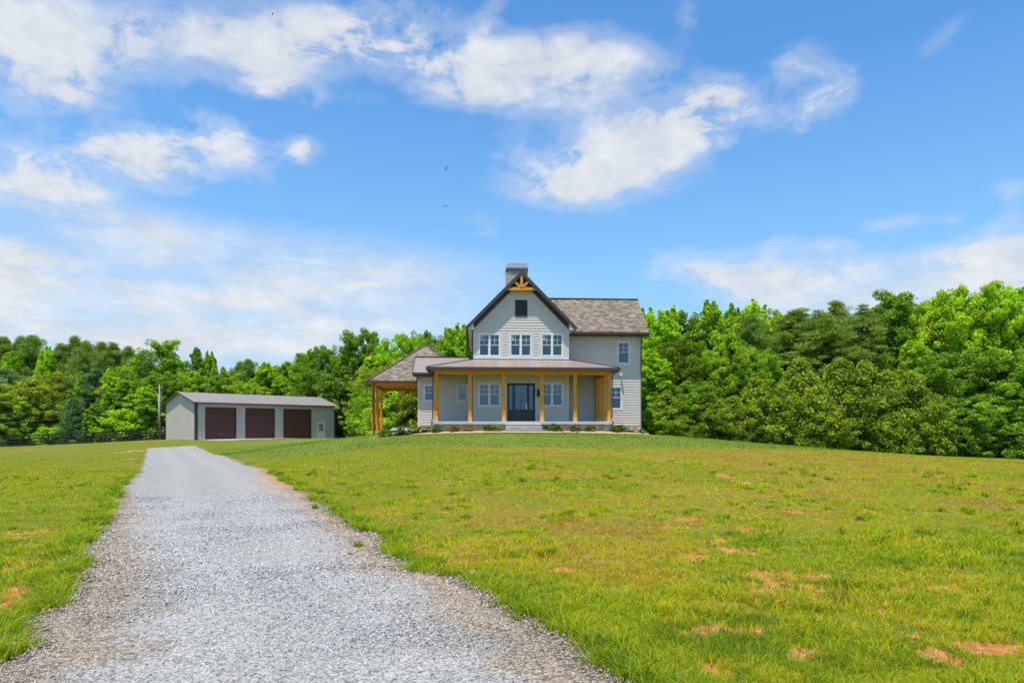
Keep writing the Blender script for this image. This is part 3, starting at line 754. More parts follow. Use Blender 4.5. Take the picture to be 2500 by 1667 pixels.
part('eave_trim', M['bronze'], gtr, gro, split=True)
part('corner_trim', M['bronze'], lambda mb: [(mb.box(a, b, -.035, -.001, zg-.5, rg-.02)) for a, b in ((-.03, .28), (WL-.25, WL+.03))] + [mb.box(-.035, -.002, -.035, .16, zg-.5, rg), mb.box(-.035, -.002, WD-.12, WD+.02, zg-.5, rg), mb.box(WL+.002, WL+.035, -.035, .16, zg-.5, rg)], gar, split=True)
for a, b in gd:
    def rd(mb):
        n = 30; h = (gdt-zg)/n; P = front(.10)
        for k in range(n):
            z = zg+k*h
            mb.quad(P(a, z, .0), P(b, z, .0), P(b, z+h*.75, .035), P(a, z+h*.75, .035)); mb.quad(P(a, z+h*.75, .035), P(b, z+h*.75, .035), P(b, z+h, .0), P(a, z+h, .0))
    o = part('roll_door', M['rolldoor'], rd, gar)
    part('bottom_bar', M['bronze'], lambda mb: mb.box(a+.04, b-.04, .03, .062, zg+.0, zg+.09), o)
    part('handle', M['brass'], lambda mb: mb.box((a+b)/2-.1, (a+b)/2+.1, .02, .05, zg+.55, zg+.6), o)
    part('door_jamb', M['bronze'], lambda mb: (mb.box(a-.06, a+.04, -.03, .12, zg, gdt+.04), mb.box(b-.04, b+.06, -.03, .12, zg, gdt+.04), mb.box(a+.04, b-.04, -.03, .12, gdt-.03, gdt+.07)), o)
def mdoor(mb):
    a, b, z0, z1 = md; P = front(0); pbox(mb, P, a, a+.07, z0, z1, -.08, .03); pbox(mb, P, b-.07, b, z0, z1, -.08, .03); pbox(mb, P, a+.07, b-.07, z1-.07, z1, -.08, .03)
    w0, w1 = a+.24, b-.30; y0, y1 = z0+1.0, z1-.24
    pbox(mb, P, a+.07, w0, z0, z1-.07, -.06, -.01); pbox(mb, P, w1, b-.07, z0, z1-.07, -.06, -.01); pbox(mb, P, w0, w1, z0, y0, -.06, -.01); pbox(mb, P, w0, w1, y1, z1-.07, -.06, -.01)
    for k in (1, 2):
        x = w0+(w1-w0)*k/3; z = y0+(y1-y0)*k/3; pbox(mb, P, x-.02, x+.02, y0, y1, -.04, -.012); pbox(mb, P, w0, w1, z-.02, z+.02, -.041, -.013)
mo = part('entry_door', M['white'], mdoor, gar)
part('pane', M['black'], lambda mb: pbox(mb, front(0), md[0]+.24, md[1]-.30, md[2]+1.0, md[3]-.24, -.05, -.035), mo)
part('handle', M['black'], lambda mb: (mb.tube([(md[1]-.14, -.0, zg+1.0), (md[1]-.14, -.07, zg+1.0)], .03), mb.box(md[1]-.16, md[1]-.12, -.012, -.002, zg+.98, zg+1.2), mb.tube([(md[1]-.14, -.0, zg+1.17), (md[1]-.14, -.05, zg+1.17)], .03)), mo)

# ================================================================== utility pole beside the garage
gx, gy, _ = ray(389, 1074, 84.5); gy = 84.5; gzp = gzf(gx, gy)
up_ = empty('utility_pole', (gx, gy, gzp)); tag(up_, 'weathered pale utility pole with short crossarms standing left of the garage', 'utility pole')
ztop = CH+(HOR-938)/F*84.5
mb = MB(); mb.tube([(-.09, 0, gzp-.3), (-.10, 0, ztop-1.3)], [.065, .05], 10); mb.tube([(.10, 0, gzp-.3), (.06, 0, (gzp+ztop)/2), (.0, 0, ztop)], [.085, .08, .06], 10); mb.build('mast', M['galv'], up_, smooth=True)
for py in (948, 962.5, 978.5):
    z = CH+(HOR-py)/F*84.5; mb = MB()
    mb.bar((-.32, 0, z+.12), (-.08, 0, z-.04), .07); mb.bar((.34, 0, z+.22), (.08, 0, z-.04), .08)
    a = mb.build('crossarm', M['galv'], up_)
    mb = MB(); mb.tube([(-.32, 0, z+.1), (-.34, 0, z+.24)], [.05, .03], 8); mb.build('insulator', M['galv'], a); mb = MB(); mb.tube([(.35, 0, z+.2), (.37, 0, z+.34)], [.05, .03], 8); mb.build('insulator', M['galv'], a)
for k, (py, sag, lab) in enumerate(((962, 1.2, 'upper thin grey cable running left from the utility pole before the woods'), (979, 1.5, 'middle thin grey cable running left from the utility pole before the woods'), (990, 1.8, 'lowest thin grey cable running left from the utility pole before the woods'))):
    z = CH+(HOR-py)/F*84.5; pts = []
    for i in range(25):
        t = i/24; pts.append((gx-.2-42*t, gy-.3-12*t, z-.6*t*(k+.3)-sag*4*t*(1-t)))
    mb = MB(); mb.tube(pts, .010, 5); o = mb.build('power_line', M['wire'], None); tag(o, lab, 'cable', 'cables on the utility pole')

# ================================================================== fences
def fence(pts, label, nr=3, h=1.25, w=.14):
    o = empty('rail_fence', (pts[0][0], pts[0][1], gzf(*pts[0]))); o.location.z = pts[0][2] if len(pts[0]) > 2 else o.location.z
    tag(o, label, 'fence')
    zz = [gzf(p[0], p[1]) for p in pts]; L = lambda p, z: (p[0]-pts[0][0], p[1]-pts[0][1], z)
    for p, z in zip(pts, zz):
        mb = MB(); a, b, _ = L(p, 0); mb.box(a-w/2, a+w/2, b-w/2, b+w/2, z-.4, z+h+.05+rng.random()*.05); mb.build('post', M['black'], o)
    for k in range(nr):
        mb = MB(); zr = .30+k*(h-.36)/(nr-1)
        for i in range(len(pts)-1): 
            a = Vector(L(pts[i], zz[i]+zr+rng.normal()*.012)); b = Vector(L(pts[i+1], zz[i+1]+zr+rng.normal()*.012)); a.y -= .09; b.y -= .09; mb.bar(a, b, .04, .15)
        mb.build('rail', M['black'], o)
    return o
fp = []
for k in range(-4, 9):
    px = 20+47.9*k; fp.append((px, 83.0)) if 0 else None
    x = ray(px, 0, 83.5)[0]; fp.append((x, 83.5+.15*math.sin(k)))
fence(fp, 'black four rail paddock fence along the woods left of the garage', 4, 1.42)
# fence behind, right of the garage
fp = []
for k in range(6):
    px = 832+36*k; Y = 97-.5*k; x = ray(px, 0, Y)[0]; fp.append((x, Y))
_g = gz
f2 = empty('rail_fence', (fp[0][0], fp[0][1], CH-1.1)); tag(f2, 'short run of black rail fence behind the lawn right of the garage', 'fence')
for (x, y) in fp:
    mb = MB(); zt = CH+(HOR-1055.5)/F*y; mb.box(x-fp[0][0]-.09, x-fp[0][0]+.09, y-fp[0][1]-.09, y-fp[0][1]+.09, gzf(x, y)-.3, zt); mb.build('post', M['black'], f2)
for py in (1057.5, 1063.0, 1068.5):
    mb = MB()
    for (x, y), (x2, y2) in zip(fp[:-1], fp[1:]): mb.bar((x-fp[0][0], y-fp[0][1]-.12, CH+(HOR-py)/F*y), (x2-fp[0][0], y2-fp[0][1]-.12, CH+(HOR-py-.6)/F*y2), .04, .16)
    mb.build('rail', M['black'], f2)

# ================================================================== birds
def bird(px, py, Y, span, roll, yaw, lab):
    x, y, z = ray(px, py, Y); mb = MB(); s = span/2
    mb.tube([(-.32*s, 0, 0), (-.2*s, 0, .01), (.1*s, 0, .0), (.34*s, 0, .02), (.46*s, 0, .0)], [.02*s, .09*s, .12*s, .07*s, .02*s], 8)
    for sg in (-1, 1):
        c = [(.12*s, 0, .02*s), (.16*s, sg*.45*s, .16*s), (.02*s, sg*s, .26*s), (-.12*s, sg*.95*s, .24*s), (-.10*s, sg*.5*s, .15*s), (-.16*s, sg*.05*s, .02*s)]
        n = len(mb.v); mb.v += c + [(a, b, d-.02*s) for a, b, d in c]
        mb.f += [tuple(n+i for i in range(6)), tuple(n+11-i for i in range(6))] + [(n+i, n+(i+1) % 6, n+6+(i+1) % 6, n+6+i) for i in range(6)]
    n = len(mb.v); mb.v += [(-.28*s, -.05*s, .0), (-.55*s, -.13*s, .0), (-.55*s, .13*s, .0), (-.28*s, .05*s, .0)]; mb.f.append((n, n+1, n+2, n+3))
    o = mb.build('soaring_bird', M['feather'], None); o.location = (x, y, z); o.rotation_euler = (roll, R(8), yaw)
    tag(o, lab, 'bird', 'birds circling in the sky')
bird(665, 36, 190, 1.7, R(58), R(40), 'dark banking bird highest in the sky toward the upper left')
bird(1090, 411, 190, 1.7, R(-68), R(70), 'dark steeply banking bird in blue sky above and left of the chimney')
bird(1087, 504, 190, 1.6, R(6), R(100), 'dark level bird gliding lowest, up and left of the chimney')
bird(1296, 414, 300, 1.2, R(20), R(120), 'tiny distant bird just left of the large white cloud')
# ================================================================== fast numpy meshes
def npmesh(name, V, faces_idx, nper, mat, attrs=None, cols=None, smooth=False):
    "V (n,3), faces_idx flat int array, nper = verts per face (int or array)"
    me = bpy.data.meshes.new(name); V = np.asarray(V, np.float32); fi = np.asarray(faces_idx, np.int32).ravel()
    nf = len(fi)//nper if np.isscalar(nper) else len(nper)
    cnt = np.full(nf, nper, np.int32) if np.isscalar(nper) else np.asarray(nper, np.int32)
    me.vertices.add(len(V)); me.vertices.foreach_set('co', V.ravel())
    me.loops.add(len(fi)); me.loops.foreach_set('vertex_index', fi)
    me.polygons.add(nf); st = np.zeros(nf, np.int32); st[1:] = np.cumsum(cnt)[:-1]; me.polygons.foreach_set('loop_start', st)
    me.update(calc_edges=True)
    if smooth: me.polygons.foreach_set('use_smooth', np.ones(nf, bool))
    for k, a in (attrs or {}).items():
        at = me.attributes.new(k, 'FLOAT', 'POINT'); at.data.foreach_set('value', np.asarray(a, np.float32).ravel())
    for k, a in (cols or {}).items():
        at = me.attributes.new(k, 'FLOAT_COLOR', 'POINT'); a = np.c_[a, np.ones(len(a))].astype(np.float32); at.data.foreach_set('color', a.ravel())
    me.materials.append(mat); return me
def link(name, me, parent=None, loc=(0, 0, 0)):
    o = bpy.data.objects.new(name, me); C.objects.link(o); o.location = loc
    if parent: o.parent = parent
    return o
def unit(v): return v/np.maximum(np.linalg.norm(v, axis=-1, keepdims=True), 1e-9)

# ------------------------------------------------------------------ drive edges (world), from the photograph
Lp = [(0,1602),(46,1517),(124,1490),(147,1447),(186,1354),(205,1308),(248,1269),(279,1215),(286,1192),(329,1161),(348,1130),(358,1100),(361,1089)]
Rp = [(1566,1664),(1507,1640),(1428,1581),(1377,1530),(1314,1514),(1243,1487),(1180,1445),(1133,1424),(1007,1400),(968,1361),(928,1306),(846,1266),(779,1219),(700,1176),(658,1153),(619,1137),(560,1118),(511,1103),(478,1089)]
Lw = sorted([ground_at(*p) for p in Lp], key=lambda a: a[1]); Rw = sorted([ground_at(*p) for p in Rp], key=lambda a: a[1])
Lw = [(-3.6, -25), (-4.1, -5), (-4.2, 1)] + Lw; Rw = [(3.2, -25), (3.0, -5), (2.2, 1.5)] + Rw
Lw = np.array([(x, y) for x, y in Lw]); Rw = np.array(Rw)
DEND = min(Lw[-1, 1], Rw[-1, 1])
def xl(y): return np.interp(y, Lw[:, 1], Lw[:, 0]) + (fbm(y*0+3, y, 1.6, 4)-.5)*.5
def xr(y): return np.interp(y, Rw[:, 1], Rw[:, 0]) + (fbm(y*0+40, y, 1.6, 4)-.5)*.5
def in_drive(x, y, m=0.0): return (x > xl(y)-m) & (x < xr(y)+m) & (y < DEND+m)

# ------------------------------------------------------------------ ground fields
_cl = [(1960,1440,.9,.30),(1925,1405,.5,.2),(1870,1405,.35,.15),(2010,1462,.6,.2),(2070,1470,.35,.15),(2250,1435,.5,.25),(1780,1345,.45,.3),(2140,1490,.3,.35),(2180,1545,.35,.2),(2290,1600,.2,.1),(1640,1500,.3,.12),(1700,1532,.35,.14),
       (1850,1532,.25,.1),(1965,1590,.25,.1),(990,1318,.45,.25),(1010,1330,.3,.2),(1105,1378,.3,.2),(1160,1393,.25,.15),(1370,1392,.3,.15),(1410,1430,.3,.12),(2420,1585,.3,.1),(2380,1380,.6,.3),(1680,1290,.5,.3),(1865,1295,.5,.3),
       (1750,1325,.4,.3),(10,1395,.8,.35),(45,1372,.5,.3),(90,1440,.4,.3),(20,1480,.5,.3),(75,1300,.6,.5),(330,1120,.8,.8),(320,1102,1.2,1.2),(1781,1165,.3,1.2),(1930,1250,.3,.4),(1720,1640,.25,.1),(1220,1440,.3,.1),(670,1170,.7,.6)]
_clw = [(ground_at(a, b), c, d) for a, b, c, d in _cl]
def clay_f(x, y):
    n = fbm(x, y, 3.6, 5); c = np.zeros_like(x)
    for (cx, cy), rx, ry in _clw: c = np.maximum(c, 1-np.hypot((x-cx)/(rx*1.1), (y-cy)/(max(ry, .12)*1.8)))
    near = np.clip((20-y)/14, 0, 1)*np.clip((x+1)/3, .4, 1)
    c = c + (n-.525)*4.8*np.clip(c*3, 0, 1)
    g = fbm(x+50, y-31, .9, 5)
    return np.clip(np.maximum((c-.25)*3, (g-.70)*10*near + (n-.5)), 0, 1)
def dry_f(x, y):
    a = fbm(x-20, y+9, .13, 4); b = fbm(x, y+77, .55, 4); g = np.clip((y-4)/9, 0, 1)
    return np.clip((a-.5)*2.6 + (b-.5)*2.2 + .15 + .22*g - .35*(x < -3), 0, 1)
def sod_f(x, y):
    d = np.hypot((x-1.0)/24, (y-52)/21.5) + (fbm(x, y, .3, 3)-.5)*.05
    return np.clip((1-d)*14, 0, 1)
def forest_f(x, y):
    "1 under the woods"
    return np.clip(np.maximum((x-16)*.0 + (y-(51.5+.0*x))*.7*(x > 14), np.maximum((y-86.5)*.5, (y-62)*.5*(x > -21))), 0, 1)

# ------------------------------------------------------------------ ground sheet, finer near the viewer
def ground_sheet():
    r = np.concatenate([[1.2], 2.2*np.exp(np.linspace(0, math.log(130/2.2), 420)), np.array([160, 220, 320, 500, 900, 1800])])
    a = np.concatenate([np.linspace(-math.pi, -.86, 70)[:-1], np.linspace(-.86, .86, 620), np.linspace(.86, math.pi, 70)[1:-1]])
    RR, AA = np.meshgrid(r, a, indexing='ij'); X = RR*np.sin(AA); Y = RR*np.cos(AA)
    x = X.ravel(); y = Y.ravel(); z = gz(x, y); rr = np.hypot(x, y)
    z += (fbm(x, y, 1.3, 4)-.5)*.05*np.clip(1-rr/60, 0, 1)*(~in_drive(x, y, .1)) + np.clip(rr-400, 0, 1e9)*(-.004)
    z -= .045*np.clip(clay_f(x, y), 0, 1)*(rr < 40)*(~in_drive(x, y, .05))
    n, m = RR.shape; I = np.arange(n*m).reshape(n, m); J = np.roll(I, -1, axis=1)
    q_ = np.stack([I[:-1], I[1:], J[1:], J[:-1]], -1).reshape(-1, 4)
    V = np.c_[x, y, z]; V = np.vstack([V, [[0, 0, gzf(0, 0)]]]); c = len(V)-1
    tri = np.stack([np.full(m, c), I[0], J[0]], -1)
    fi = np.concatenate([q_.ravel(), tri.ravel()]); cnt = np.concatenate([np.full(len(q_), 4), np.full(m, 3)])
    f = lambda g: np.append(g(x, y), 0)
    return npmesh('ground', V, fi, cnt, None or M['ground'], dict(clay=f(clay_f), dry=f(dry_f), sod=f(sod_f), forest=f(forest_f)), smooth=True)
def ground_mat():
    m, nt, b = newmat('meadow_ground'); t = NT(nt); co = t.coord()
    cl, dr, so, fo = (t.attr(k) for k in ('clay', 'dry', 'sod', 'forest'))
    f1 = t.noise(co, 9, 6, .7); f2 = t.noise(co, 2.2, 5, .6); f3 = t.noise(t.mapping(co, scale=(1, .5, 1)), 28, 3, .7); mow = t.noise(t.mapping(co, scale=(.5, 1.6, 1), rot=(0, 0, .12)), .9, 4, .6)
    grass = t.ramp(t.math('ADD', t.math('MULTIPLY', f1, .6), t.math('MULTIPLY', f3, .4)), [(.3, (.03, .045, .006)), (.5, (.135, .15, .008)), (.70, (.28, .28, .010))])
    dry = t.ramp(f1, [(.3, (.08, .05, .012)), (.52, (.23, .18, .025)), (.72, (.38, .30, .045))])
    c = t.mix(t.math('MULTIPLY', t.ramp(t.math('ADD', dr, t.math('MULTIPLY', t.math('SUBTRACT', f2, .5), 1.4)), [(.25, 0.0), (.85, 1.0)]), .75), grass, dry)
    red = t.ramp(t.noise(co, 3.7, 6, .75), [(.60, 0.0), (.72, .55)])
    c = t.mix(t.math('MULTIPLY', red, dr), c, (.28, .13, .04))
    sod = t.ramp(t.math('ADD', t.math('MULTIPLY', mow, .6), t.math('MULTIPLY', f3, .4)), [(.3, (.08, .115, .016)), (.55, (.135, .18, .024)), (.75, (.21, .25, .04))])
    c = t.mix(so, c, sod)
    clay = t.ramp(f1, [(.3, (.26, .085, .022)), (.5, (.42, .18, .055)), (.72, (.56, .31, .13))])
    c = t.mix(t.ramp(t.math('ADD', cl, t.math('MULTIPLY', t.math('SUBTRACT', f1, .5), .8)), [(.35, 0.0), (.6, 1.0)]), c, clay)
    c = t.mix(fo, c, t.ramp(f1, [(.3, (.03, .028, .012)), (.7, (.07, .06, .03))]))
    t.set(b, 'Base Color', c); b.inputs['Roughness'].default_value = .95; b.inputs['Specular IOR Level'].default_value = .15
    t.set(b, 'Normal', t.bump(t.math('ADD', t.math('MULTIPLY', f3, .6), f1), .8, .05)); return m
M['ground'] = ground_mat()
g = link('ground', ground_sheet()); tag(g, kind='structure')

# ------------------------------------------------------------------ gravel drive
def gravel_mat():
    m, nt, b = newmat('crushed_gravel'); t = NT(nt); co = t.coord()
    vo = t.n('ShaderNodeTexVoronoi'); t.set(vo, 'Vector', co); vo.inputs['Scale'].default_value = 78
    v2 = t.n('ShaderNodeTexVoronoi'); t.set(v2, 'Vector', co); v2.inputs['Scale'].default_value = 42
    w = t.n('ShaderNodeRGBToBW'); t.set(w, 0, vo.outputs['Color']); w2 = t.n('ShaderNodeRGBToBW'); t.set(w2, 0, v2.outputs['Color'])
    k = t.math('ADD', t.math('MULTIPLY', w.outputs[0], .6), t.math('MULTIPLY', w2.outputs[0], .4))
    grey = t.ramp(k, [(.18, (.045, .043, .040)), (.34, (.185, .178, .165)), (.58, (.31, .298, .275)), (.8, (.46, .44, .405))])
    brown = t.ramp(k, [(.18, (.035, .026, .018)), (.38, (.15, .112, .08)), (.6, (.27, .215, .16)), (.82, (.48, .41, .33))])
    sh = t.attr('shoulder'); n = t.noise(co, 1.7, 6, .7); n2 = t.noise(co, .35, 3)
    f = t.ramp(t.math('ADD', sh, t.math('MULTIPLY', t.math('SUBTRACT', n, .5), .8)), [(.36, 0.0), (.62, 1.0)])
    c = t.mix(f, grey, brown)
    c = t.mix(t.math('MULTIPLY', t.attr('clay'), t.ramp(n, [(.35, .1), (.6, .85)])), c, (.46, .22, .09))
    c = t.mix(1.0, c, t.ramp(t.math('ADD', t.attr('track'), t.math('MULTIPLY', t.math('SUBTRACT', n2, .5), .5)), [(.0, .95), (1.0, 1.05)]), 'MULTIPLY')
    t.set(b, 'Base Color', c); b.inputs['Roughness'].default_value = .9; b.inputs['Specular IOR Level'].default_value = .25
    dd = t.math('SUBTRACT', 1.0, vo.outputs['Distance']); t.set(b, 'Normal', t.bump(dd, .8, .008)); return m
M['gravel'] = gravel_mat()
def drive():
    ys = np.concatenate([np.linspace(-25, 1.9, 40), 2.0*np.exp(np.linspace(0, math.log(DEND/2.0), 700))]); s = np.linspace(0, 1, 61)
    L = xl(ys); Rr = xr(ys); end = np.clip((DEND-ys)/.9, 0, 1)**.5
    Y, S = np.meshgrid(ys, s, indexing='ij'); X = L[:, None]*(1-S) + Rr[:, None]*S
    x = X.ravel(); y = Y.ravel(); y = y + (fbm(x, x*0+9, .9, 3)-.5)*1.6*np.clip((y-DEND+4)/4, 0, 1)
    edge = np.minimum(S, 1-S).ravel()*np.repeat(Rr-L, len(s))
    z = gz(x, y) + .004 + .030*np.clip(edge/.35, 0, 1) + .02*(fbm(x, y, 1.2, 3)-.5)*np.clip(edge/.5, 0, 1)
    # brown shoulders: wide near the viewer
    wl = np.interp(y, [2, 5, 8, 14, 22, 40], [1.15, 1.05, .9, .65, .35, .1]); wr = np.interp(y, [2, 5, 8, 14, 22, 40], [1.05, .95, .75, .7, .5, .12])
    dl_ = S.ravel()*np.repeat(Rr-L, len(s)); dr_ = (1-S).ravel()*np.repeat(Rr-L, len(s))
    sh = np.maximum(np.clip(1-dl_/wl*.62, 0, 1), np.clip(1-dr_/wr*.62, 0, 1))
    cl = 1.3*np.exp(-((y-20.5)/5)**2)*np.clip(1-dr_/1.2, 0, 1) + .55*np.exp(-((y-11)/5)**2)*np.clip(1-dr_/.8, 0, 1) + .5*np.exp(-((y-45)/6)**2)*np.clip(1-dr_/1.3, 0, 1)
    n, m = X.shape; I = np.arange(n*m).reshape(n, m)
    q_ = np.stack([I[:-1, :-1], I[:-1, 1:], I[1:, 1:], I[1:, :-1]], -1)
    return npmesh('driveway', np.c_[x, y, z], q_.ravel(), 4, M['gravel'], dict(shoulder=sh, clay=cl, track=np.maximum(np.exp(-((S.ravel()-.34)/.09)**2), np.exp(-((S.ravel()-.68)/.09)**2))), smooth=True)
o = link('driveway', drive()); tag(o, kind='structure')
# apron by the garage doors
def apron():
    n, m = 30, 14; V = []
    for i in range(n):
        for j in range(m):
            s = .2+i*(11.0/(n-1)); w = 6.5 + .5*math.sin(s*1.3) - s*.35; t_ = -.02-w*j/(m-1)
            X = A[0]+d1[0]*s - d1[1]*t_*1.0*(-1)*(-1); Y = A[1]+d1[1]*s + d1[0]*t_
            X = A[0]+d1[0]*s + (-d1[1])*t_; V.append((X, Y))
    V = np.array(V); z = gz(V[:, 0], V[:, 1])+.03; I = np.arange(n*m).reshape(n, m)
    q_ = np.stack([I[:-1, :-1], I[1:, :-1], I[1:, 1:], I[:-1, 1:]], -1)[:, :, ::-1]
    return npmesh('gravel_apron', np.c_[V, z], q_.ravel(), 4, M['gravel'], dict(shoulder=np.zeros(n*m), clay=np.zeros(n*m), track=np.ones(n*m)))
o = link('gravel_apron', apron()); tag(o, kind='structure')

# straw mulch bed along the porch and wings
def mulch():
    m, nt, b = newmat('straw_mulch'); t = NT(nt); co = t.coord()
    n = t.noise(t.mapping(co, scale=(6, 25, 6)), 2, 6, .7); t.set(b, 'Base Color', t.ramp(n, [(.3, (.25, .14, .055)), (.5, (.46, .30, .13)), (.72, (.62, .46, .24))])); b.inputs['Roughness'].default_value = .95
    t.set(b, 'Normal', t.bump(n, .8, .04))
    fr = [(-8.3, 1.2), (-7.6, .0), (-6.8, -.3), (-5.4, -1.35), (-1.4, -1.4), (-1.2, -1.3), (1.5, -1.3), (3.4, -1.5), (5.6, -1.7), (7.0, -1.0), (8.6, 2.6), (9.1, 3.6)]
    V = []; n_ = 120; mm = 10
    U = np.linspace(-8.3, 9.1, n_); Fv = np.interp(U, [a for a, _ in fr], [b_ for _, b_ in fr]) + (fbm(U, U*0, 1.1, 4)-.5)*.7
    Bv = np.where(U < -5.2, 3.3, np.where(U > 5.6, 4.5, .1))
    for i in range(n_):
        for j in range(mm): V.append((U[i], Fv[i] + (Bv[i]-Fv[i])*j/(mm-1)))
    V = np.array(V); X = HO[0]+V[:, 0]*e1[0]+V[:, 1]*e2[0]; Y = HO[1]+V[:, 0]*e1[1]+V[:, 1]*e2[1]
    z = gz(X, Y) + .015 + .07*np.tile(np.clip(np.arange(mm)/2., 0, 1), n_) + fbm(X, Y, 5, 3)*.03; I = np.arange(n_*mm).reshape(n_, mm)
    q_ = np.stack([I[:-1, :-1], I[1:, :-1], I[1:, 1:], I[:-1, 1:]], -1)
    return npmesh('mulch_bed', np.c_[X, Y, z], q_.ravel(), 4, m, smooth=True)
o = link('mulch_bed', mulch()); tag(o, kind='structure')

# ------------------------------------------------------------------ real stones on the near gravel
def stones(N=80000):
    y = 3.0*np.exp(rng.random(N)**1.35*math.log(17/3.0)); L = xl(y); Rr = xr(y); s = rng.random(N); x = L+(Rr-L)*s
    ex = rng.random(N) < .07; side = rng.random(N) < .5
    x = np.where(ex, np.where(side, L-np.abs(rng.normal(size=N))*.12, Rr+np.abs(rng.normal(size=N))*.12), x)
    z = gz(x, y)+.031; d = np.minimum(x-L, Rr-x); br = (d < np.interp(y, [3, 14], [1.2, .7])*(.55+.75*rng.random(N)))
    base = np.array([(1,0,0),(-1,0,0),(0,1,0),(0,-1,0),(0,0,1),(0,0,-.6)], float)
    T = np.array([(0,2,4),(2,1,4),(1,3,4),(3,0,4),(2,0,5),(1,2,5),(3,1,5),(0,3,5)])
    r = .0058*(1+rng.random(N)**2*1.5)*np.clip(y/5, .9, 1.7); 
    P = base[None]*(r[:, None, None])*(.65+.7*rng.random((N, 6, 1))); a = rng.random(N)*6.28; ca, sa = np.cos(a), np.sin(a)
    P = np.stack([P[..., 0]*ca[:, None]-P[..., 1]*sa[:, None], P[..., 0]*sa[:, None]+P[..., 1]*ca[:, None], P[..., 2]*.75], -1) + rng.normal(size=(N, 6, 3))*(r*.18)[:, None, None]
    V = (P + np.c_[x, y, z][:, None]).reshape(-1, 3); fi = (T[None]+np.arange(N)[:, None, None]*6).ravel()
    k = rng.random(N); g_ = np.interp(k, [0, .15, .5, 1], [.09, .20, .32, .50]); col = np.stack([g_, g_*.97, g_*.93], -1)
    bc = np.stack([g_*1.0, g_*.84, g_*.66], -1); col = np.where(br[:, None], bc, col)
    m, nt, b = newmat('loose_stone'); t = NT(nt); t.set(b, 'Base Color', t.attr('col', 'Color')); b.inputs['Roughness'].default_value = .85; b.inputs['Specular IOR Level'].default_value = .3
    return npmesh('loose_gravel', V, fi, 3, m, cols=dict(col=np.repeat(col, 6, 0)))
o = link('loose_gravel', stones()); tag(o, 'loose grey and brown stones strewn over the near drive', 'gravel', kind='stuff')

# ------------------------------------------------------------------ grass blades
def blades(x, y, h, w, col, lean=.5, z=None, seg=True):
    N = len(x); z = gz(x, y) if z is None else z
    a = rng.random(N)*6.283; ln = h*lean*(.3+rng.random(N)); dx, dy = np.cos(a), np.sin(a); b = rng.random(N)*6.283; bx, by = np.cos(b)*w/2, np.sin(b)*w/2
    p0 = np.c_[x-bx, y-by, z-.01]; p1 = np.c_[x+bx, y+by, z-.01]; tip = np.c_[x+dx*ln, y+dy*ln, z+h]
    if not seg: 
        V = np.stack([p0, p1, tip], 1).reshape(-1, 3); return V, np.arange(3*N), np.full(N, 3), np.repeat(col, 3, 0)
    m0 = np.c_[x-bx*.8+dx*ln*.3, y-by*.8+dy*ln*.3, z+h*.62]; m1 = np.c_[x+bx*.8+dx*ln*.3, y+by*.8+dy*ln*.3, z+h*.62]
    tip = np.c_[x+dx*ln*1.1, y+dy*ln*1.1, z+h*.93]
    V = np.stack([p0, p1, m1, m0, tip], 1).reshape(-1, 3); i = np.arange(N)[:, None]*5
    F = np.concatenate([i+0, i+1, i+2, i+3, i+3, i+2, i+4], 1).ravel(); cnt = np.tile([4, 3], N)
    return V, F, cnt, np.repeat(col, 5, 0)
def grass_mat():
    m, nt, b = newmat('grass_blade'); t = NT(nt); out = [n for n in nt.nodes if n.type == 'OUTPUT_MATERIAL'][0]
    c = t.attr('col', 'Color'); t.set(b, 'Base Color', c); b.inputs['Roughness'].default_value = .55; b.inputs['Specular IOR Level'].default_value = .25
    tl = t.n('ShaderNodeBsdfTranslucent'); t.set(tl, 0, t.mix(1.0, c, (1.15, 1.25, .5), 'MULTIPLY')); mx = t.n('ShaderNodeMixShader'); mx.inputs[0].default_value = .45
    t.set(mx, 1, b.outputs[0]); t.set(mx, 2, tl.outputs[0]); nt.links.new(mx.outputs[0], out.inputs[0]); return m
M['grass'] = grass_mat()
G0 = np.array([(.105,.185,.006),(.26,.36,.004),(.44,.47,.004),(.60,.50,.008),(.56,.37,.045),(.42,.18,.04)])
def gcol(k): 
    k = np.clip(k, 0, 4.999); i = k.astype(int); f = (k-i)[:, None]; return G0[i]*(1-f)+G0[i+1]*f
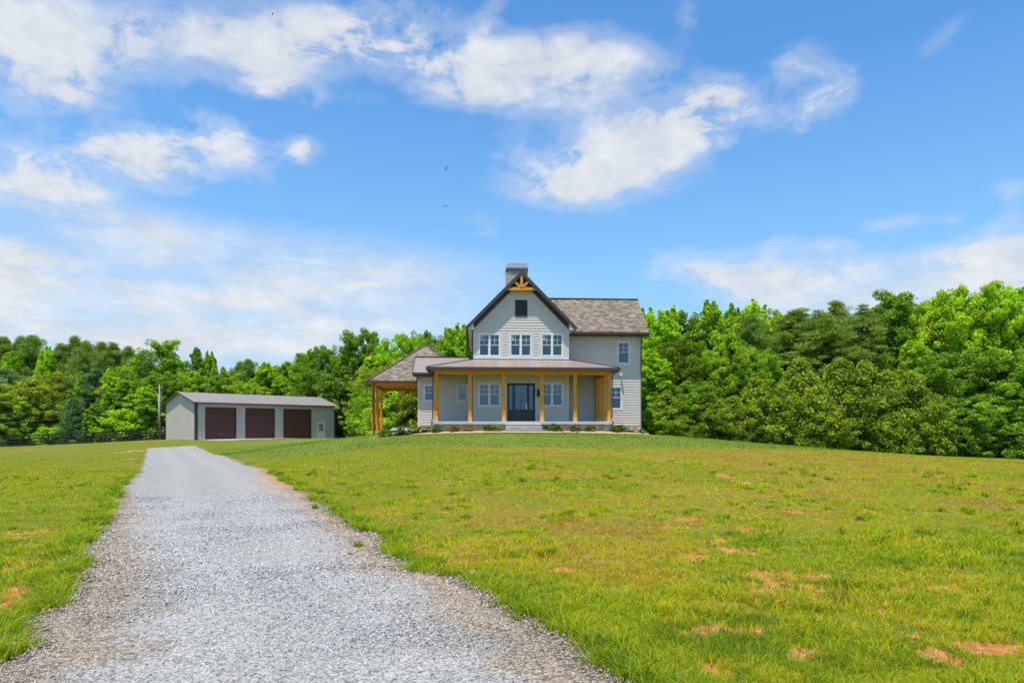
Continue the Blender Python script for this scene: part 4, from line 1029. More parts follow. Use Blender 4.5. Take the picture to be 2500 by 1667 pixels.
def meadow(NT_=95000, per=8):
    y = 3.0*np.exp(rng.random(NT_)*math.log(46/3.0)); x = y*rng.uniform(-.92, .92, NT_)
    cl = clay_f(x, y); dr = dry_f(x, y); so = sod_f(x, y)
    keep = (~in_drive(x, y, -.04)) & (rng.random(NT_) > np.clip(cl*1.3-.25, 0, .82)) & (rng.random(NT_) > np.clip((fbm(x+9, y, 3.2, 3)-.56)*5, 0, .8)*(y < 25)) & (so < .5) & ~((y > 40) & (abs(x) < 10))
    x, y, dr, cl = x[keep], y[keep], dr[keep], cl[keep]; n = len(x)
    ed = np.minimum(np.abs(x-xl(y)), np.abs(x-xr(y))); lush = np.clip(1-ed/.40, 0, 1)*(fbm(x, y, .9, 2) > .47)
    near = np.clip(1-(y-3)/8, 0, 1); gr = fbm(x-7, y+3, .35, 3)
    hue = 1.7 + 2.3*np.clip(dr-.12, 0, 1) - 1.5*near*(gr > .48)*.6 - 1.1*lush + rng.normal(size=n)*.6 + np.where(rng.random(n) < .14*(1-lush)+.5*(fbm(x+70, y, .7, 4) > .6), 1.9, 0) - .9*(fbm(x-31, y+13, 1.1, 3) > .58)
    hgt = (.028+.017*rng.random(n))*(1+1.1*lush+.55*(rng.random(n) < .10)+.5*near*(gr > .5))*(1+.1*np.clip(y/12, 0, 2)); sp = .028*np.clip(y/5, .8, 5)
    X = np.repeat(x, per)+rng.normal(size=n*per)*np.repeat(sp, per); Y = np.repeat(y, per)+rng.normal(size=n*per)*np.repeat(sp, per)
    H = np.repeat(hgt, per)*(.55+.75*rng.random(n*per)); W = .0036*np.clip(np.repeat(y, per)/4.5, .9, 5)*(.7+.8*rng.random(n*per)); K = np.repeat(hue, per)+rng.normal(size=n*per)*.45
    ok = ~in_drive(X, Y, -.10); X, Y, H, W, K = X[ok], Y[ok], H[ok], W[ok], K[ok]
    nr = Y < 10; col = gcol(K)
    a = blades(X[nr], Y[nr], H[nr], W[nr], col[nr], 1.35, seg=True); b = blades(X[~nr], Y[~nr], H[~nr], W[~nr], col[~nr], 1.3, seg=False)
    V = np.vstack([a[0], b[0]]); Fi = np.concatenate([a[1], b[1]+len(a[0])]); cn = np.concatenate([a[2], b[2]]); cc = np.vstack([a[3], b[3]])
    return npmesh('meadow_grass', V, Fi, cn, M['grass'], cols=dict(col=cc))
o = link('meadow_grass', meadow()); tag(o, 'short patchy yellow green grass with dry stalks either side of the drive', 'grass', kind='stuff')
def rough(N=5200):
    "coarse broad-bladed tufts near the viewer and along the drive edge"
    y = 3.2*np.exp(rng.random(N)*math.log(24/3.2)); x = y*rng.uniform(-.9, .9, N)
    e = rng.random(N) < .28; sd = rng.random(N) < .5; off = np.abs(rng.normal(size=N))*.13
    x = np.where(e, np.where(sd, xl(y)-off+.05, xr(y)+off-.05), x); keep = (~in_drive(x, y, -.10)) & (e | (fbm(x, y, .8, 3) > .5)); x, y, e = x[keep], y[keep], e[keep]; n = len(x); per = 26
    hue = np.where(e, .95, 1.3)+rng.normal(size=n)*.7; h = (.075+.085*rng.random(n))*np.where(e, 1.15, .9)
    X = np.repeat(x, per)+rng.normal(size=n*per)*.06; Y = np.repeat(y, per)+rng.normal(size=n*per)*.045
    a = blades(X, Y, np.repeat(h, per)*(.4+.7*rng.random(n*per)), .006*np.clip(Y/5, 1, 3)*(.7+.8*rng.random(n*per)), gcol(np.repeat(hue, per)+rng.normal(size=n*per)*.4), 1.3, z=np.repeat(gz(x, y), per))
    return npmesh('grass_tufts', a[0], a[1], a[2], M['grass'], cols=dict(col=a[3]))
o = link('grass_tufts', rough()); tag(o, 'coarse green tufts of longer grass fringing the gravel drive', 'grass', kind='stuff')
def lawnblades(N=90000):
    x = rng.uniform(-30, 34, N); y = rng.uniform(29, 53, N); k = (sod_f(x, y) > .1) & (~in_drive(x, y, .1)) & ~((y > 41.3) & (np.abs(x-.6) < 9.6)); x, y = x[k], y[k]; n = len(x)
    a = blades(x, y, .03+.04*rng.random(n), np.full(n, .035), gcol(.35+rng.normal(size=n)*.55+1.6*(fbm(x, y, .5, 3)-.5))*np.array([1.15, .95, 1.3]), 1.2, seg=False)
    return npmesh('lawn_grass', a[0], a[1], a[2], M['grass'], cols=dict(col=a[3]))
o = link('lawn_grass', lawnblades()); tag(o, 'mown darker green lawn on the rise round the farmhouse', 'grass', kind='stuff')
# single weeds on the gravel, a pale rock
def weed(px, py, s, lab):
    x, y = ground_at(px, py); n = 34; z = gzf(x, y)+.02
    a = blades(x+rng.normal(size=n)*.03*s, y+rng.normal(size=n)*.03*s, (.05+.09*rng.random(n))*s, np.full(n, .013*s), gcol(.4+rng.normal(size=n)*.4), 1.2, z=np.full(n, z))
    V = a[0]-np.array([x, y, z]); o = link('weed', npmesh('weed', V, a[1], a[2], M['grass'], cols=dict(col=a[3])), None, (x, y, z)); tag(o, lab, 'weed', 'weeds on the gravel')
weed(877, 1341, 1.1, 'dark green leafy weed alone in the grey gravel by the right shoulder of the drive'); weed(768, 1246, 1.2, 'small dark weed on the reddish right shoulder halfway up the drive')
weed(1262, 1531, .75, 'low sprig on the brown gravel nearest the right edge at the bottom'); weed(845, 1280, .8, 'tiny sprig on the right shoulder beyond the leafy weed'); weed(212, 1332, 1.2, 'tall thin tuft leaning over the left edge of the drive')
x, y = ground_at(24, 1592); mb = MB(); mb.hexa([(-.09, -.05, -.02), (.1, -.06, -.02), (.08, .06, -.02), (-.07, .05, -.02), (-.05, -.03, .055), (.05, -.04, .075), (.04, .03, .06), (-.05, .03, .05)])
o = mb.build('pale_rock', simple('limestone', (.62, .6, .57), .8, .2, 20, bump=.5), None, bevel=.012); o.location = (x, y, gzf(x, y)); tag(o, 'pale angular rock in the grass at the bottom left beside the gravel', 'rock')
# ================================================================== TREES
def crown(clumps, per, L, W, fz=.75, mat='leaf', up=.45, rnd=.65, needle=False, seed=0, top_h=None):
    g_ = np.random.default_rng(seed); cl = np.asarray(clumps, float); n = len(cl)*per
    c = np.repeat(cl[:, :3], per, 0); r = np.repeat(cl[:, 3], per)
    d = unit(g_.normal(size=(n, 3))); rad = (.35+.65*g_.random(n)**.5)
    off = d*(r*rad)[:, None]; off[:, 2] *= fz; p = c+off
    nm = unit(d*.6 + np.array([0, 0, up]) + g_.normal(size=(n, 3))*rnd)
    t = np.cross(nm, unit(g_.normal(size=(n, 3)))); t = unit(t)
    if needle: t = unit(d*.9 + g_.normal(size=(n, 3))*.5 + np.array([0, 0, .35])); nm = unit(np.cross(t, unit(g_.normal(size=(n, 3)))))
    b = np.cross(nm, t); s = (.65+.7*g_.random(n))[:, None]; l = t*L/2*s; w = b*W/2*s; fold = nm*(W*.18)*s
    V = np.stack([p-l, p+w+fold-l*.1, p+l, p-w+fold-l*.1], 1).reshape(-1, 3)
    tc = np.repeat(g_.random(len(cl)), per); ti = np.clip(.15+.35*g_.random(n)+.5*tc, 0, 1)
    hu_ = np.clip(g_.random(n)**2*.7+.45*np.repeat(g_.random(len(cl))**2, per), 0, 1)
    return V, ti, hu_
def limb_tube(mb, a, b, r0, r1, g_, n=5, bend=.12):
    a = np.array(a); b = np.array(b); L = np.linalg.norm(b-a); pts = []
    o = g_.normal(size=3)*L*bend
    for i in range(n): t = i/(n-1); pts.append(tuple(a+(b-a)*t+o*math.sin(t*math.pi)*.6))
    mb.tube(pts, [r0+(r1-r0)*i/(n-1) for i in range(n)], 6, cap=False)
def proto(kind, seed):
    g_ = np.random.default_rng(seed); mb = MB(); cl = []
    S = dict(poplar=(15, 3.0, .04, 62, 9), oak=(13, 4.8, .05, 60, 11), pine=(15, 2.9, .30, 46, 8), layered=(14, 4.6, .12, 62, 11), magnolia=(7.5, 3.1, .0, 60, 8), sparse=(13, 3.0, .22, 30, 9), cedar=(9, 2.0, .0, 44, 7), shrub=(3.6, 2.2, .0, 26, 6), bush=(1.0, .5, .0, 14, 3))[kind]
    H, Rr, cb0, nb, npc = S
    tr = H*.016+.02; tp = []; wob = g_.normal(size=2)*.25*(H/14)
    for i in range(9):
        t = i/8; tp.append((wob[0]*math.sin(t*3)*t, wob[1]*math.sin(t*2.3+1)*t, -.4+(H*.96+.4)*t))
    mb.tube(tp, [tr*(1.25-1.15*(i/8)**.9) for i in range(9)], 8)
    def tat(z): 
        t = min(max((z+.4)/(H*.96+.4), 0), 1)*8; i = min(int(t), 7); f = t-i; return tuple(tp[i][k]*(1-f)+tp[i+1][k]*f for k in range(3))
    lobes = [(g_.random()*6.28, .75+.5*g_.random()) for _ in range(5)]
    def lob(a, t): return 1+.22*sum(math.sin(a*(k+1)+p+t*3*k)*w/(k+1.5) for k, (p, w) in enumerate(lobes))
    ga = g_.random()*6.28
    for i in range(nb):
        t = (i+.5)/nb; t = t**(.9) if kind != 'pine' else t**.8; a = ga+i*2.399+g_.normal()*.3; z0 = H*(cb0+((.88 if kind == 'oak' else .97)-cb0)*t)
        if kind == 'poplar': pr = (1-t)**.55*(.55+.5*t*1.2)*1.05 if t > .15 else .7+.8*t; rise = 1.3
        elif kind == 'oak': pr = math.sqrt(max(0, 1-((t-.42)/.60)**2)); rise = .55
        elif kind == 'pine': pr = (.45+.75*math.sin(min(1, t*1.25)*math.pi*.62))*(1-t**4)*(.6+.6*g_.random()); rise = .35
        elif kind == 'layered': pr = (.9-.12*t)*(1-t**9)*(.45+.75*g_.random()); rise = .07
        elif kind == 'magnolia': pr = (1-t**1.7)**.8*(.90+.15*math.sin(t*4)); rise = .35
        elif kind == 'sparse': pr = (.5+.6*math.sin(t*3))*(.4+.8*g_.random())*(1-t**3*.35); rise = .5
        elif kind == 'cedar': pr = (1-t)**.75*(.8+.3*g_.random())+.05; rise = .5
        elif kind == 'shrub': pr = math.sqrt(max(0, 1-((t-.25)/.78)**2)); rise = .5
        else: pr = math.sqrt(max(0, 1-((t-.35)/.68)**2)); rise = .5
        ln = max(.25*H/14, Rr*pr*lob(a, t)*(.85+.3*g_.random()))
        p0 = tat(max(.0, z0-ln*rise*.6)); ex, ey = math.cos(a), math.sin(a); zt = z0+ln*rise*.35
        p1 = (p0[0]+ex*ln, p0[1]+ey*ln, zt)
        if kind not in ('shrub', 'bush'): limb_tube(mb, p0, (p0[0]+ex*ln*.92, p0[1]+ey*ln*.92, zt-.05*ln), tr*.42*(1-t*.75)+.012, .012, g_)
        k = max(3, int(npc*(.45+.75*ln/Rr)))
        for j in range(k):
            s = (j+.6)/k; s = .28+.75*s if kind not in ('layered',) else .2+.82*s
            sp = ln*(.26 if kind != 'sparse' else .2)
            x = p0[0]+ex*ln*s+g_.normal()*sp*.55; y = p0[1]+ey*ln*s+g_.normal()*sp*.55; z = p0[2]+(zt-p0[2])*s+g_.normal()*(sp*.55 if kind != 'layered' else .28)
            rr = dict(poplar=.46, oak=.52, pine=.55, layered=.60, magnolia=.52, sparse=.50, cedar=.42, shrub=.42, bush=.16)[kind]*(.7+.6*g_.random())
            cl.append((x, y, max(z, rr*.4), rr))
        if kind == 'poplar' and g_.random() < .55:   # upright leafy shoots at the branch ends
            x, y = p0[0]+ex*ln*(.8+.2*g_.random()), p0[1]+ey*ln*(.8+.2*g_.random()); hh = .5+.9*g_.random(); q0 = .45
            for j in range(5): cl.append((x+g_.normal()*.06, y+g_.normal()*.06, zt+.2+hh*j/4, q0*(1-.17*j)))
    if kind in ('poplar',):                                     # leader spears
        for k in range(5):
            a = g_.random()*6.28; d = g_.random()*Rr*.22; h = H*(.86+.12*g_.random())
            for j in range(11): cl.append((math.cos(a)*d, math.sin(a)*d, h-j*.28, .24+.045*j))
    for j in range(8 if kind not in ('bush',) else 2): cl.append((tp[-1][0]+g_.normal()*.25*H/14, tp[-1][1]+g_.normal()*.25*H/14, H*(.87+.07*g_.random()), .5*H/14))
    P = dict(poplar=(92, .19, .135, .85, 'leaf', .45), oak=(92, .20, .135, .7, 'leaf', .5), pine=(95, .34, .05, .8, 'needle', .3), layered=(85, .28, .06, .30, 'needle', .5), magnolia=(58, .22, .11, .8, 'gloss', .55),
             sparse=(80, .19, .13, .8, 'leaf', .4), cedar=(80, .20, .06, 1.1, 'needle', .3), shrub=(60, .20, .13, .8, 'leaf', .5), bush=(70, .075, .045, .8, 'leaf', .5))[kind]
    V, ti, hu_ = crown(cl, P[0], P[1], P[2], P[3], P[4], P[5], needle=(P[4] == 'needle'), seed=seed+1)
    H = float(V[:, 2].max())-.1*(H > 5)
    me = npmesh(kind+'_crown', V, np.arange(len(V)), 4, M[P[4]], dict(tint=np.repeat(ti, 4), hue=np.repeat(hu_, 4)))
    tm = bpy.data.meshes.new('trunk'); tm.from_pydata(mb.v, [], mb.f); tm.polygons.foreach_set('use_smooth', [True]*len(tm.polygons)); tm.materials.append(M['bark_pale' if kind in ('sparse',) else 'bark'])
    return me, tm, H, Rr
PR = {}
for kind, sd in (('poplar', (11, 12, 13)), ('oak', (21, 22, 23)), ('pine', (31, 32, 33)), ('layered', (41, 42)), ('magnolia', (51, 52)), ('sparse', (61, 62)), ('cedar', (71,)), ('shrub', (81, 82)), ('bush', (91, 92))):
    PR[kind] = [proto(kind, s) for s in sd]
COL = dict(B=(.31, .47, .022), b=(.225, .37, .024), G=(.175, .295, .026), D=(.12, .21, .028), Y=(.33, .38, .02), P=(.19, .28, .055), Q=(.14, .235, .10), V=(.20, .27, .05), M=(.14, .21, .014), O=(.255, .32, .03))
_cnt = {}
def tree(px, Y, top, kind, r, col, label, cat='tree', group=None, name=None, base=None):
    x = (px-CX)/F*Y; zb = gzf(x, Y) if base is None else base; zt = CH+(HOR-top)/F*Y; h = zt-zb
    k = _cnt[kind] = _cnt.get(kind, -1)+1; cm, tm, H, Rr = PR[kind][k % len(PR[kind])]
    o = empty(name or {'poplar': 'broadleaf_tree', 'oak': 'broadleaf_tree', 'sparse': 'broadleaf_tree', 'pine': 'pine_tree', 'layered': 'pine_tree', 'magnolia': 'magnolia_tree', 'cedar': 'cedar_tree', 'shrub': 'shrub', 'bush': 'bush'}[kind], (x, Y, zb), random.random()*6.28)
    s = h/(H*1.0); o.scale = (r/Rr, r/Rr, s)
    c = COL[col]; v = 1+random.uniform(-.10, .10); w = random.uniform(-.06, .06)
    a = link('crown', cm, o); a.color = (c[0]*v*(1+w), c[1]*v, c[2]*v, 1)
    if kind not in ('shrub', 'bush'): link('trunk', tm, o)
    tag(o, label, cat, group or {'pine': 'pines in the woods', 'layered': 'flat tiered pines in the right woods', 'magnolia': 'magnolias along the edge of the lawn'}.get(kind, 'trees round the property'))
    return o
T = [ # px, depth, top, kind, radius, colour, label
 (6, 104, 819, 'pine', 3.6, 'P', 'tall dark pine at the far left edge of the woods skyline'),
 (50, 106, 818, 'pine', 3.0, 'P', 'dark pine, second from the left edge on the skyline'),
 (80, 103, 815, 'pine', 3.4, 'P', 'broad pine crown rising between the left edge and two lime green trees'),
 (25, 99, 856, 'poplar', 2.7, 'B', 'lime green spear topped tree below the leftmost skyline pines'),
 (116, 100, 846, 'poplar', 2.4, 'B', 'lime green tree squeezed among the pines left of the highest left pine'),
 (147, 104, 836, 'pine', 2.6, 'P', 'mid height pine just left of the highest pine in the left woods'),
 (184, 105, 817, 'pine', 3.1, 'P', 'highest pine in the left woods, above the middle of the black fence'),
 (210, 103, 829, 'pine', 2.6, 'P', 'pine touching the right side of the highest left pine'),
 (248, 105, 832, 'pine', 2.7, 'P', 'round topped pine midway between the highest left pine and the utility pole'),
 (278, 104, 833, 'pine', 2.8, 'P', 'pine with a rounded crown left of a lower ragged pine near the utility pole'),
 (313, 105, 843, 'pine', 2.5, 'P', 'ragged thin crowned pine showing gaps of sky left of the tall pale tree'),
 (343, 103, 862, 'pine', 2.9, 'P', 'lower pine filling the dip left of the tall pale tree'),
 (395, 101, 826, 'sparse', 4.0, 'b', 'tall pale loosely branched tree on the skyline above the utility pole'),
 (438, 101, 872, 'poplar', 3.0, 'b', 'mid green tree on the skyline above the garage gable'),
 (480, 103, 847, 'poplar', 2.6, 'G', 'pointed dark green tree above the left roll door of the garage'),
 (512, 103, 857, 'poplar', 2.2, 'b', 'narrower pointed tree directly right of the pointed dark green one'),
 (545, 102, 894, 'oak', 3.0, 'b', 'low rounded tree in the skyline dip behind the garage'),
 (586, 105, 880, 'pine', 2.4, 'P', 'left one of two dark pines above the middle roll door'),
 (607, 104, 874, 'pine', 2.2, 'P', 'right one of two dark pines above the middle roll door'),
 (15, 94, 897, 'pine', 4.0, 'Q', 'bluish dark pine at the left edge in front of the lime green tree'),
 (82, 93, 922, 'oak', 4.6, 'O', 'wide olive tree with a yellowish crown above the left fence posts'),
 (147, 95, 908, 'oak', 4.2, 'O', 'round olive green tree right of the wide yellowish olive tree'),
 (205, 93.5, 916, 'poplar', 2.4, 'b', 'leafy mid green tree between the round olive tree and the bluish pine'),
 (238, 94, 896, 'pine', 2.8, 'Q', 'bluish grey pine in mid wood left of a lime green spear'),
 (270, 92.5, 897, 'poplar', 2.2, 'B', 'slender lime green spear shaped tree beside the bluish grey pine'),
 (306, 93, 920, 'poplar', 3.0, 'b', 'bright bushy tree two trees left of the utility pole'),
 (352, 92, 938, 'poplar', 3.4, 'B', 'bright green tree immediately left of the utility pole'),
 (408, 96, 905, 'oak', 4.0, 'G', 'dark green round tree behind the utility pole and garage gable'),
 (181, 89, 968, 'cedar', 2.6, 'Q', 'small bluish cedar standing just behind the middle of the black fence'),
 (235, 89, 985, 'poplar', 2.2, 'b', 'low bright tree behind the fence right of the small bluish cedar'),
 (50, 89.5, 968, 'sparse', 2.5, 'b', 'thin light green sapling behind the fence near the left edge'),
 (300, 89.5, 995, 'shrub', 3.2, 'B', 'bright low leafy tree behind the fence between sapling rows near the pole'),
 (4, 88.5, 965, 'cedar', 3.0, 'D', 'very dark cedar reaching the ground at the left edge'),
 (120, 88, 1040, 'shrub', 2.4, 'B', 'low lime green shrub behind the fence left of the small cedar'),
 (470, 97, 905, 'oak', 4.2, 'b', 'broad bright crown behind the garage left roll door'),
 (535, 98, 915, 'oak', 4.0, 'G', 'mid green crown behind the garage ridge left of the two dark pines'),
 (590, 97, 930, 'oak', 3.4, 'b', 'low bright crown directly behind the garage ridge under the two dark pines'),
 (652, 102, 884, 'poplar', 3.8, 'B', 'wide bright green tree above the right roll door'),
 (705, 104, 882, 'oak', 4.0, 'b', 'rounded tree behind the garage ridge right of the wide bright green tree'),
 (742, 105, 852, 'poplar', 3.2, 'b', 'taller bright tree behind the right end of the garage ridge'),
 (790, 102, 843, 'oak', 3.8, 'G', 'dark green crown behind the garage right eave'),
 (745, 103, 905, 'oak', 3.6, 'G', 'lower dark tree nestled behind the garage right end'),
 (848, 101, 842, 'poplar', 3.0, 'b', 'mid green tree just right of the garage on the skyline'),
 (868, 98, 806, 'sparse', 3.4, 'G', 'left stem of the tall ragged open tree pair left of the carport roof'),
 (905, 98, 799, 'sparse', 3.0, 'G', 'right, highest stem of the tall ragged open tree pair left of the carport roof'),
 (938, 90, 832, 'sparse', 2.0, 'G', 'small loose crown with sky beneath it above the carport roof slope'),
 (930, 80, 893, 'oak', 3.2, 'O', 'olive yellow tree between the garage and the carport'),
 (915, 82, 861, 'poplar', 3.2, 'B', 'lime green tree just above the left slope of the carport roof'),
 (985, 84, 814, 'oak', 3.6, 'B', 'bright rounded tree left above the carport roof peak'),
 (1040, 88, 806, 'oak', 3.4, 'G', 'dark rounded tree directly above the carport roof peak'),
 (1100, 85, 788, 'poplar', 3.0, 'B', 'bright spiky tree right of the carport peak'),
 (1140, 83, 792, 'poplar', 2.8, 'B', 'bright tree touching the left eave of the farmhouse gable'),
 (898, 77, 985, 'shrub', 2.3, 'b', 'leafy green shrub at the right corner of the garage'),
 (862, 99.5, 1030, 'shrub', 2.2, 'B', 'low bright shrub behind the short fence right of the garage'),
 (926, 73, 945, 'oak', 2.6, 'b', 'leafy green tree directly behind the carport posts'),
 (945, 68, 935, 'magnolia', 2.9, 'b', 'dark leaved round tree seen through the left half of the carport'),
 (1005, 67, 925, 'magnolia', 3.2, 'M', 'yellow green glossy tree seen through the right half of the carport'),
 # right woods
 (1578, 64, 752, 'poplar', 2.6, 'B', 'bright green tree with its top against the right end of the house roof'),
 (1622, 62, 745, 'poplar', 3.0, 'B', 'tall bright green spear crowned tree standing right of the farmhouse'),
 (1665, 68, 758, 'oak', 3.2, 'G', 'darker crown just right of the tall bright tree beside the farmhouse'),
 (1735, 66, 733, 'poplar', 3.0, 'B', 'pale green pointed tree on the right skyline, nearest the low cloud gap'),
 (1788, 68, 742, 'poplar', 2.6, 'b', 'mid green tree between two pale pointed trees on the right skyline'),
 (1832, 66, 727, 'poplar', 3.0, 'B', 'pale green broad pointed tree left of the flat tiered pines'),
 (1835, 63, 765, 'pine', 2.6, 'P', 'dark needle pine below the pale green broad pointed tree'),
 (1895, 68, 755, 'oak', 3.4, 'b', 'rounded light green crown left of the flat tiered pines'),
 (1945, 64, 754, 'layered', 4.8, 'V', 'leftmost of the flat tiered olive pines'),
 (1998, 63, 757, 'layered', 4.8, 'V', 'flat tiered pine with a level olive top, second from the left'),
 (2042, 66, 733, 'layered', 3.0, 'V', 'flat tiered pine with the pointed taller top, sky showing through'),
 (2105, 63, 744, 'layered', 4.8, 'V', 'flat tiered pine right of the pointed one'),
 (2150, 66, 742, 'layered', 3.2, 'V', 'rightmost flat tiered pine beside the tall dark stemmed pine'),
 (2188, 63, 701, 'sparse', 4.0, 'G', 'tallest open pine with a bare dark stem on the right skyline'),
 (2240, 66, 756, 'oak', 3.2, 'G', 'dark green crown in the dip between the tallest pine and the great tree at right'),
 (2290, 61, 722, 'oak', 3.8, 'B', 'left shoulder crown of the great bright trees at the right edge'),
 (2345, 60, 696, 'oak', 4.2, 'B', 'great round bright green tree, second from the right edge'),
 (2425, 59, 686, 'oak', 4.2, 'B', 'highest great bright green tree near the right edge'),
 (2495, 60, 700, 'poplar', 3.6, 'B', 'bright tree cut off by the right edge of the view'),
 (2570, 58, 705, 'oak', 4.4, 'B', 'great tree just beyond the right edge'),
 (2232, 57.5, 822, 'poplar', 2.3, 'B', 'lime green small tree in front of the dip left of the great trees'),
 (2300, 57, 860, 'oak', 3.6, 'G', 'lower leafy crown beneath the left shoulder of the great trees'),
 (2375, 56.5, 850, 'oak', 4.0, 'G', 'lower leafy crown beneath the great round tree'),
 (2450, 56, 860, 'oak', 3.8, 'b', 'lower leafy crown beneath the highest great tree'),
 (2520, 55, 900, 'oak', 3.6, 'G', 'dark low crown at the right edge above the lawn'),
 (2335, 55, 960, 'oak', 3.0, 'G', 'dark shaded tree at the lawn edge right of the last magnolia'),
 (2420, 54.5, 985, 'oak', 2.8, 'G', 'low dark tree with drooping leaves at the lawn edge near the right'),
 (1780, 57, 802, 'poplar', 2.1, 'B', 'lime green pointed young tree in the middle of the right wood'),
 (1835, 56.5, 845, 'oak', 3.0, 'b', 'light green bushy tree below right of the lime pointed young tree'),
 (1725, 57, 855, 'oak', 2.8, 'b', 'mid green bushy tree left of the lime pointed young tree'),
 (1665, 56.5, 825, 'oak', 2.8, 'M', 'yellow green tree right of the farmhouse below the tall bright tree'),
 (1590, 55, 850, 'poplar', 2.4, 'B', 'bright tree in front of the first bright tree beside the house wall'),
 (1680, 53, 930, 'oak', 2.6, 'G', 'dark green tree behind the gap between the first two magnolias'),
 (1585, 50, 1000, 'shrub', 1.5, 'b', 'green shrub at the foot of the farmhouse right corner'),
 (1625, 51, 960, 'magnolia', 2.3, 'M', 'small yellow green magnolia nearest the farmhouse'),
 (1735, 52, 958, 'magnolia', 2.3, 'M', 'second magnolia from the house, low with yellow tips'),
 (1790, 52.5, 965, 'magnolia', 2.0, 'M', 'low magnolia third from the house'),
 (1850, 53, 920, 'magnolia', 2.8, 'M', 'magnolia fourth from the house, a step lower than the tall ones'),
 (1905, 52.5, 935, 'magnolia', 2.2, 'M', 'narrow magnolia leaning against the tallest magnolia'),
 (1955, 54, 874, 'magnolia', 3.2, 'M', 'tallest magnolia, left, with reddish brown tips'),
 (2050, 54.5, 870, 'magnolia', 3.3, 'M', 'tallest magnolia, middle, below the pointed tiered pine'),
 (2110, 54, 878, 'magnolia', 2.8, 'M', 'tall magnolia between the middle one and the last one'),
 (2165, 53.5, 900, 'magnolia', 2.6, 'M', 'magnolia second from the right end of the magnolia row'),
 (2222, 53.5, 903, 'magnolia', 2.8, 'M', 'last magnolia at the right end of the row'),
 (2010, 52.5, 960, 'magnolia', 2.4, 'M', 'lower magnolia bulging onto the lawn before the tallest ones'),
]
for a in T:
    t_ = tree(*a)
    if 'open pine' in a[6]: t_.name = 'pine_tree'
for px, Y, top in ((2275, 53, 990), (2180, 52.8, 1030), (2370, 53, 1040), (2470, 52.8, 1020)):
    tree(px, Y, top, 'shrub', 1.9, 'G', {2275: 'green undergrowth shrub at the end of the magnolia row', 2180: 'low green shrub at the foot of the last magnolias', 2370: 'low dark shrub at the lawn edge under the great trees', 2470: 'low dark shrub at the lawn edge close to the right border'}[px])

def woodmass(name, pts, N, hmax, label, cols, seed, depth=6):
    g_ = np.random.default_rng(seed); p = np.array(pts); s = g_.random(N); seg = np.interp(s, np.linspace(0, 1, len(p)), np.arange(len(p)))
    i = np.minimum(seg.astype(int), len(p)-2); f = (seg-i)[:, None]; xy = p[i, :2]*(1-f)+p[i+1, :2]*f; hm = (p[i, 2:3]*(1-f)+p[i+1, 2:3]*f).ravel()
    y = xy[:, 1]+g_.random(N)*depth; x = xy[:, 0]*y/xy[:, 1]; h = hm*g_.random(N)**.8*(.55+.45*fbm(x, y*0, .22, 3)/.6)
    cl = np.c_[x, y, gz(x, y)+h, .8+.6*g_.random(N)]
    V, ti, hu_ = crown(cl, 70, .40, .28, .8, seed=seed+3)
    me = npmesh(name, V, np.arange(len(V)), 4, M['leaf'], dict(tint=np.repeat(ti, 4), hue=np.repeat(hu_, 4)))
    o = link(name, me); o.color = (*COL[cols], 1); tag(o, label, 'woodland', kind='stuff')
W_ = lambda px, Y, h: ((px-CX)/F*Y, Y, h)
woodmass('left_woodland', [W_(-900, 98, 11), W_(-500, 103, 11), W_(-220, 106, 10), W_(0, 106, 10), W_(200, 106, 11), W_(420, 106, 10), W_(600, 104, 9), W_(800, 100, 11)], 1500, 10, 'dense undergrowth and back trees filling the left woods', 'D', 5)
woodmass('middle_woodland', [W_(790, 96, 11), W_(900, 92, 9), W_(1000, 90, 12), W_(1130, 88, 12), W_(1250, 88, 11), W_(1420, 82, 10), W_(1560, 74, 11)], 900, 10, 'dense back trees behind the house and carport', 'D', 6)
woodmass('right_woodland', [W_(1540, 68, 9), W_(1700, 68, 10), W_(1900, 68, 9.5), W_(2150, 67, 9.5), W_(2300, 64, 11), W_(2520, 62, 12.5), W_(2800, 60, 12), W_(3000, 58, 12)], 1100, 10, 'dense undergrowth and back trees filling the right woods', 'D', 8, 4)
woodmass('right_thicket', [W_(1560, 57, 3), W_(1700, 57, 4), W_(2100, 57, 4), W_(2520, 57, 4.5), W_(2900, 55, 5)], 420, 4, 'dark low thicket behind the magnolias', 'D', 9, 3)
woodmass('left_thicket', [W_(-200, 91, 3.5), W_(400, 91, 3.5), W_(440, 98, 3.5), W_(820, 98, 3.5)], 330, 4, 'dark low thicket behind the black fence', 'D', 10, 5)

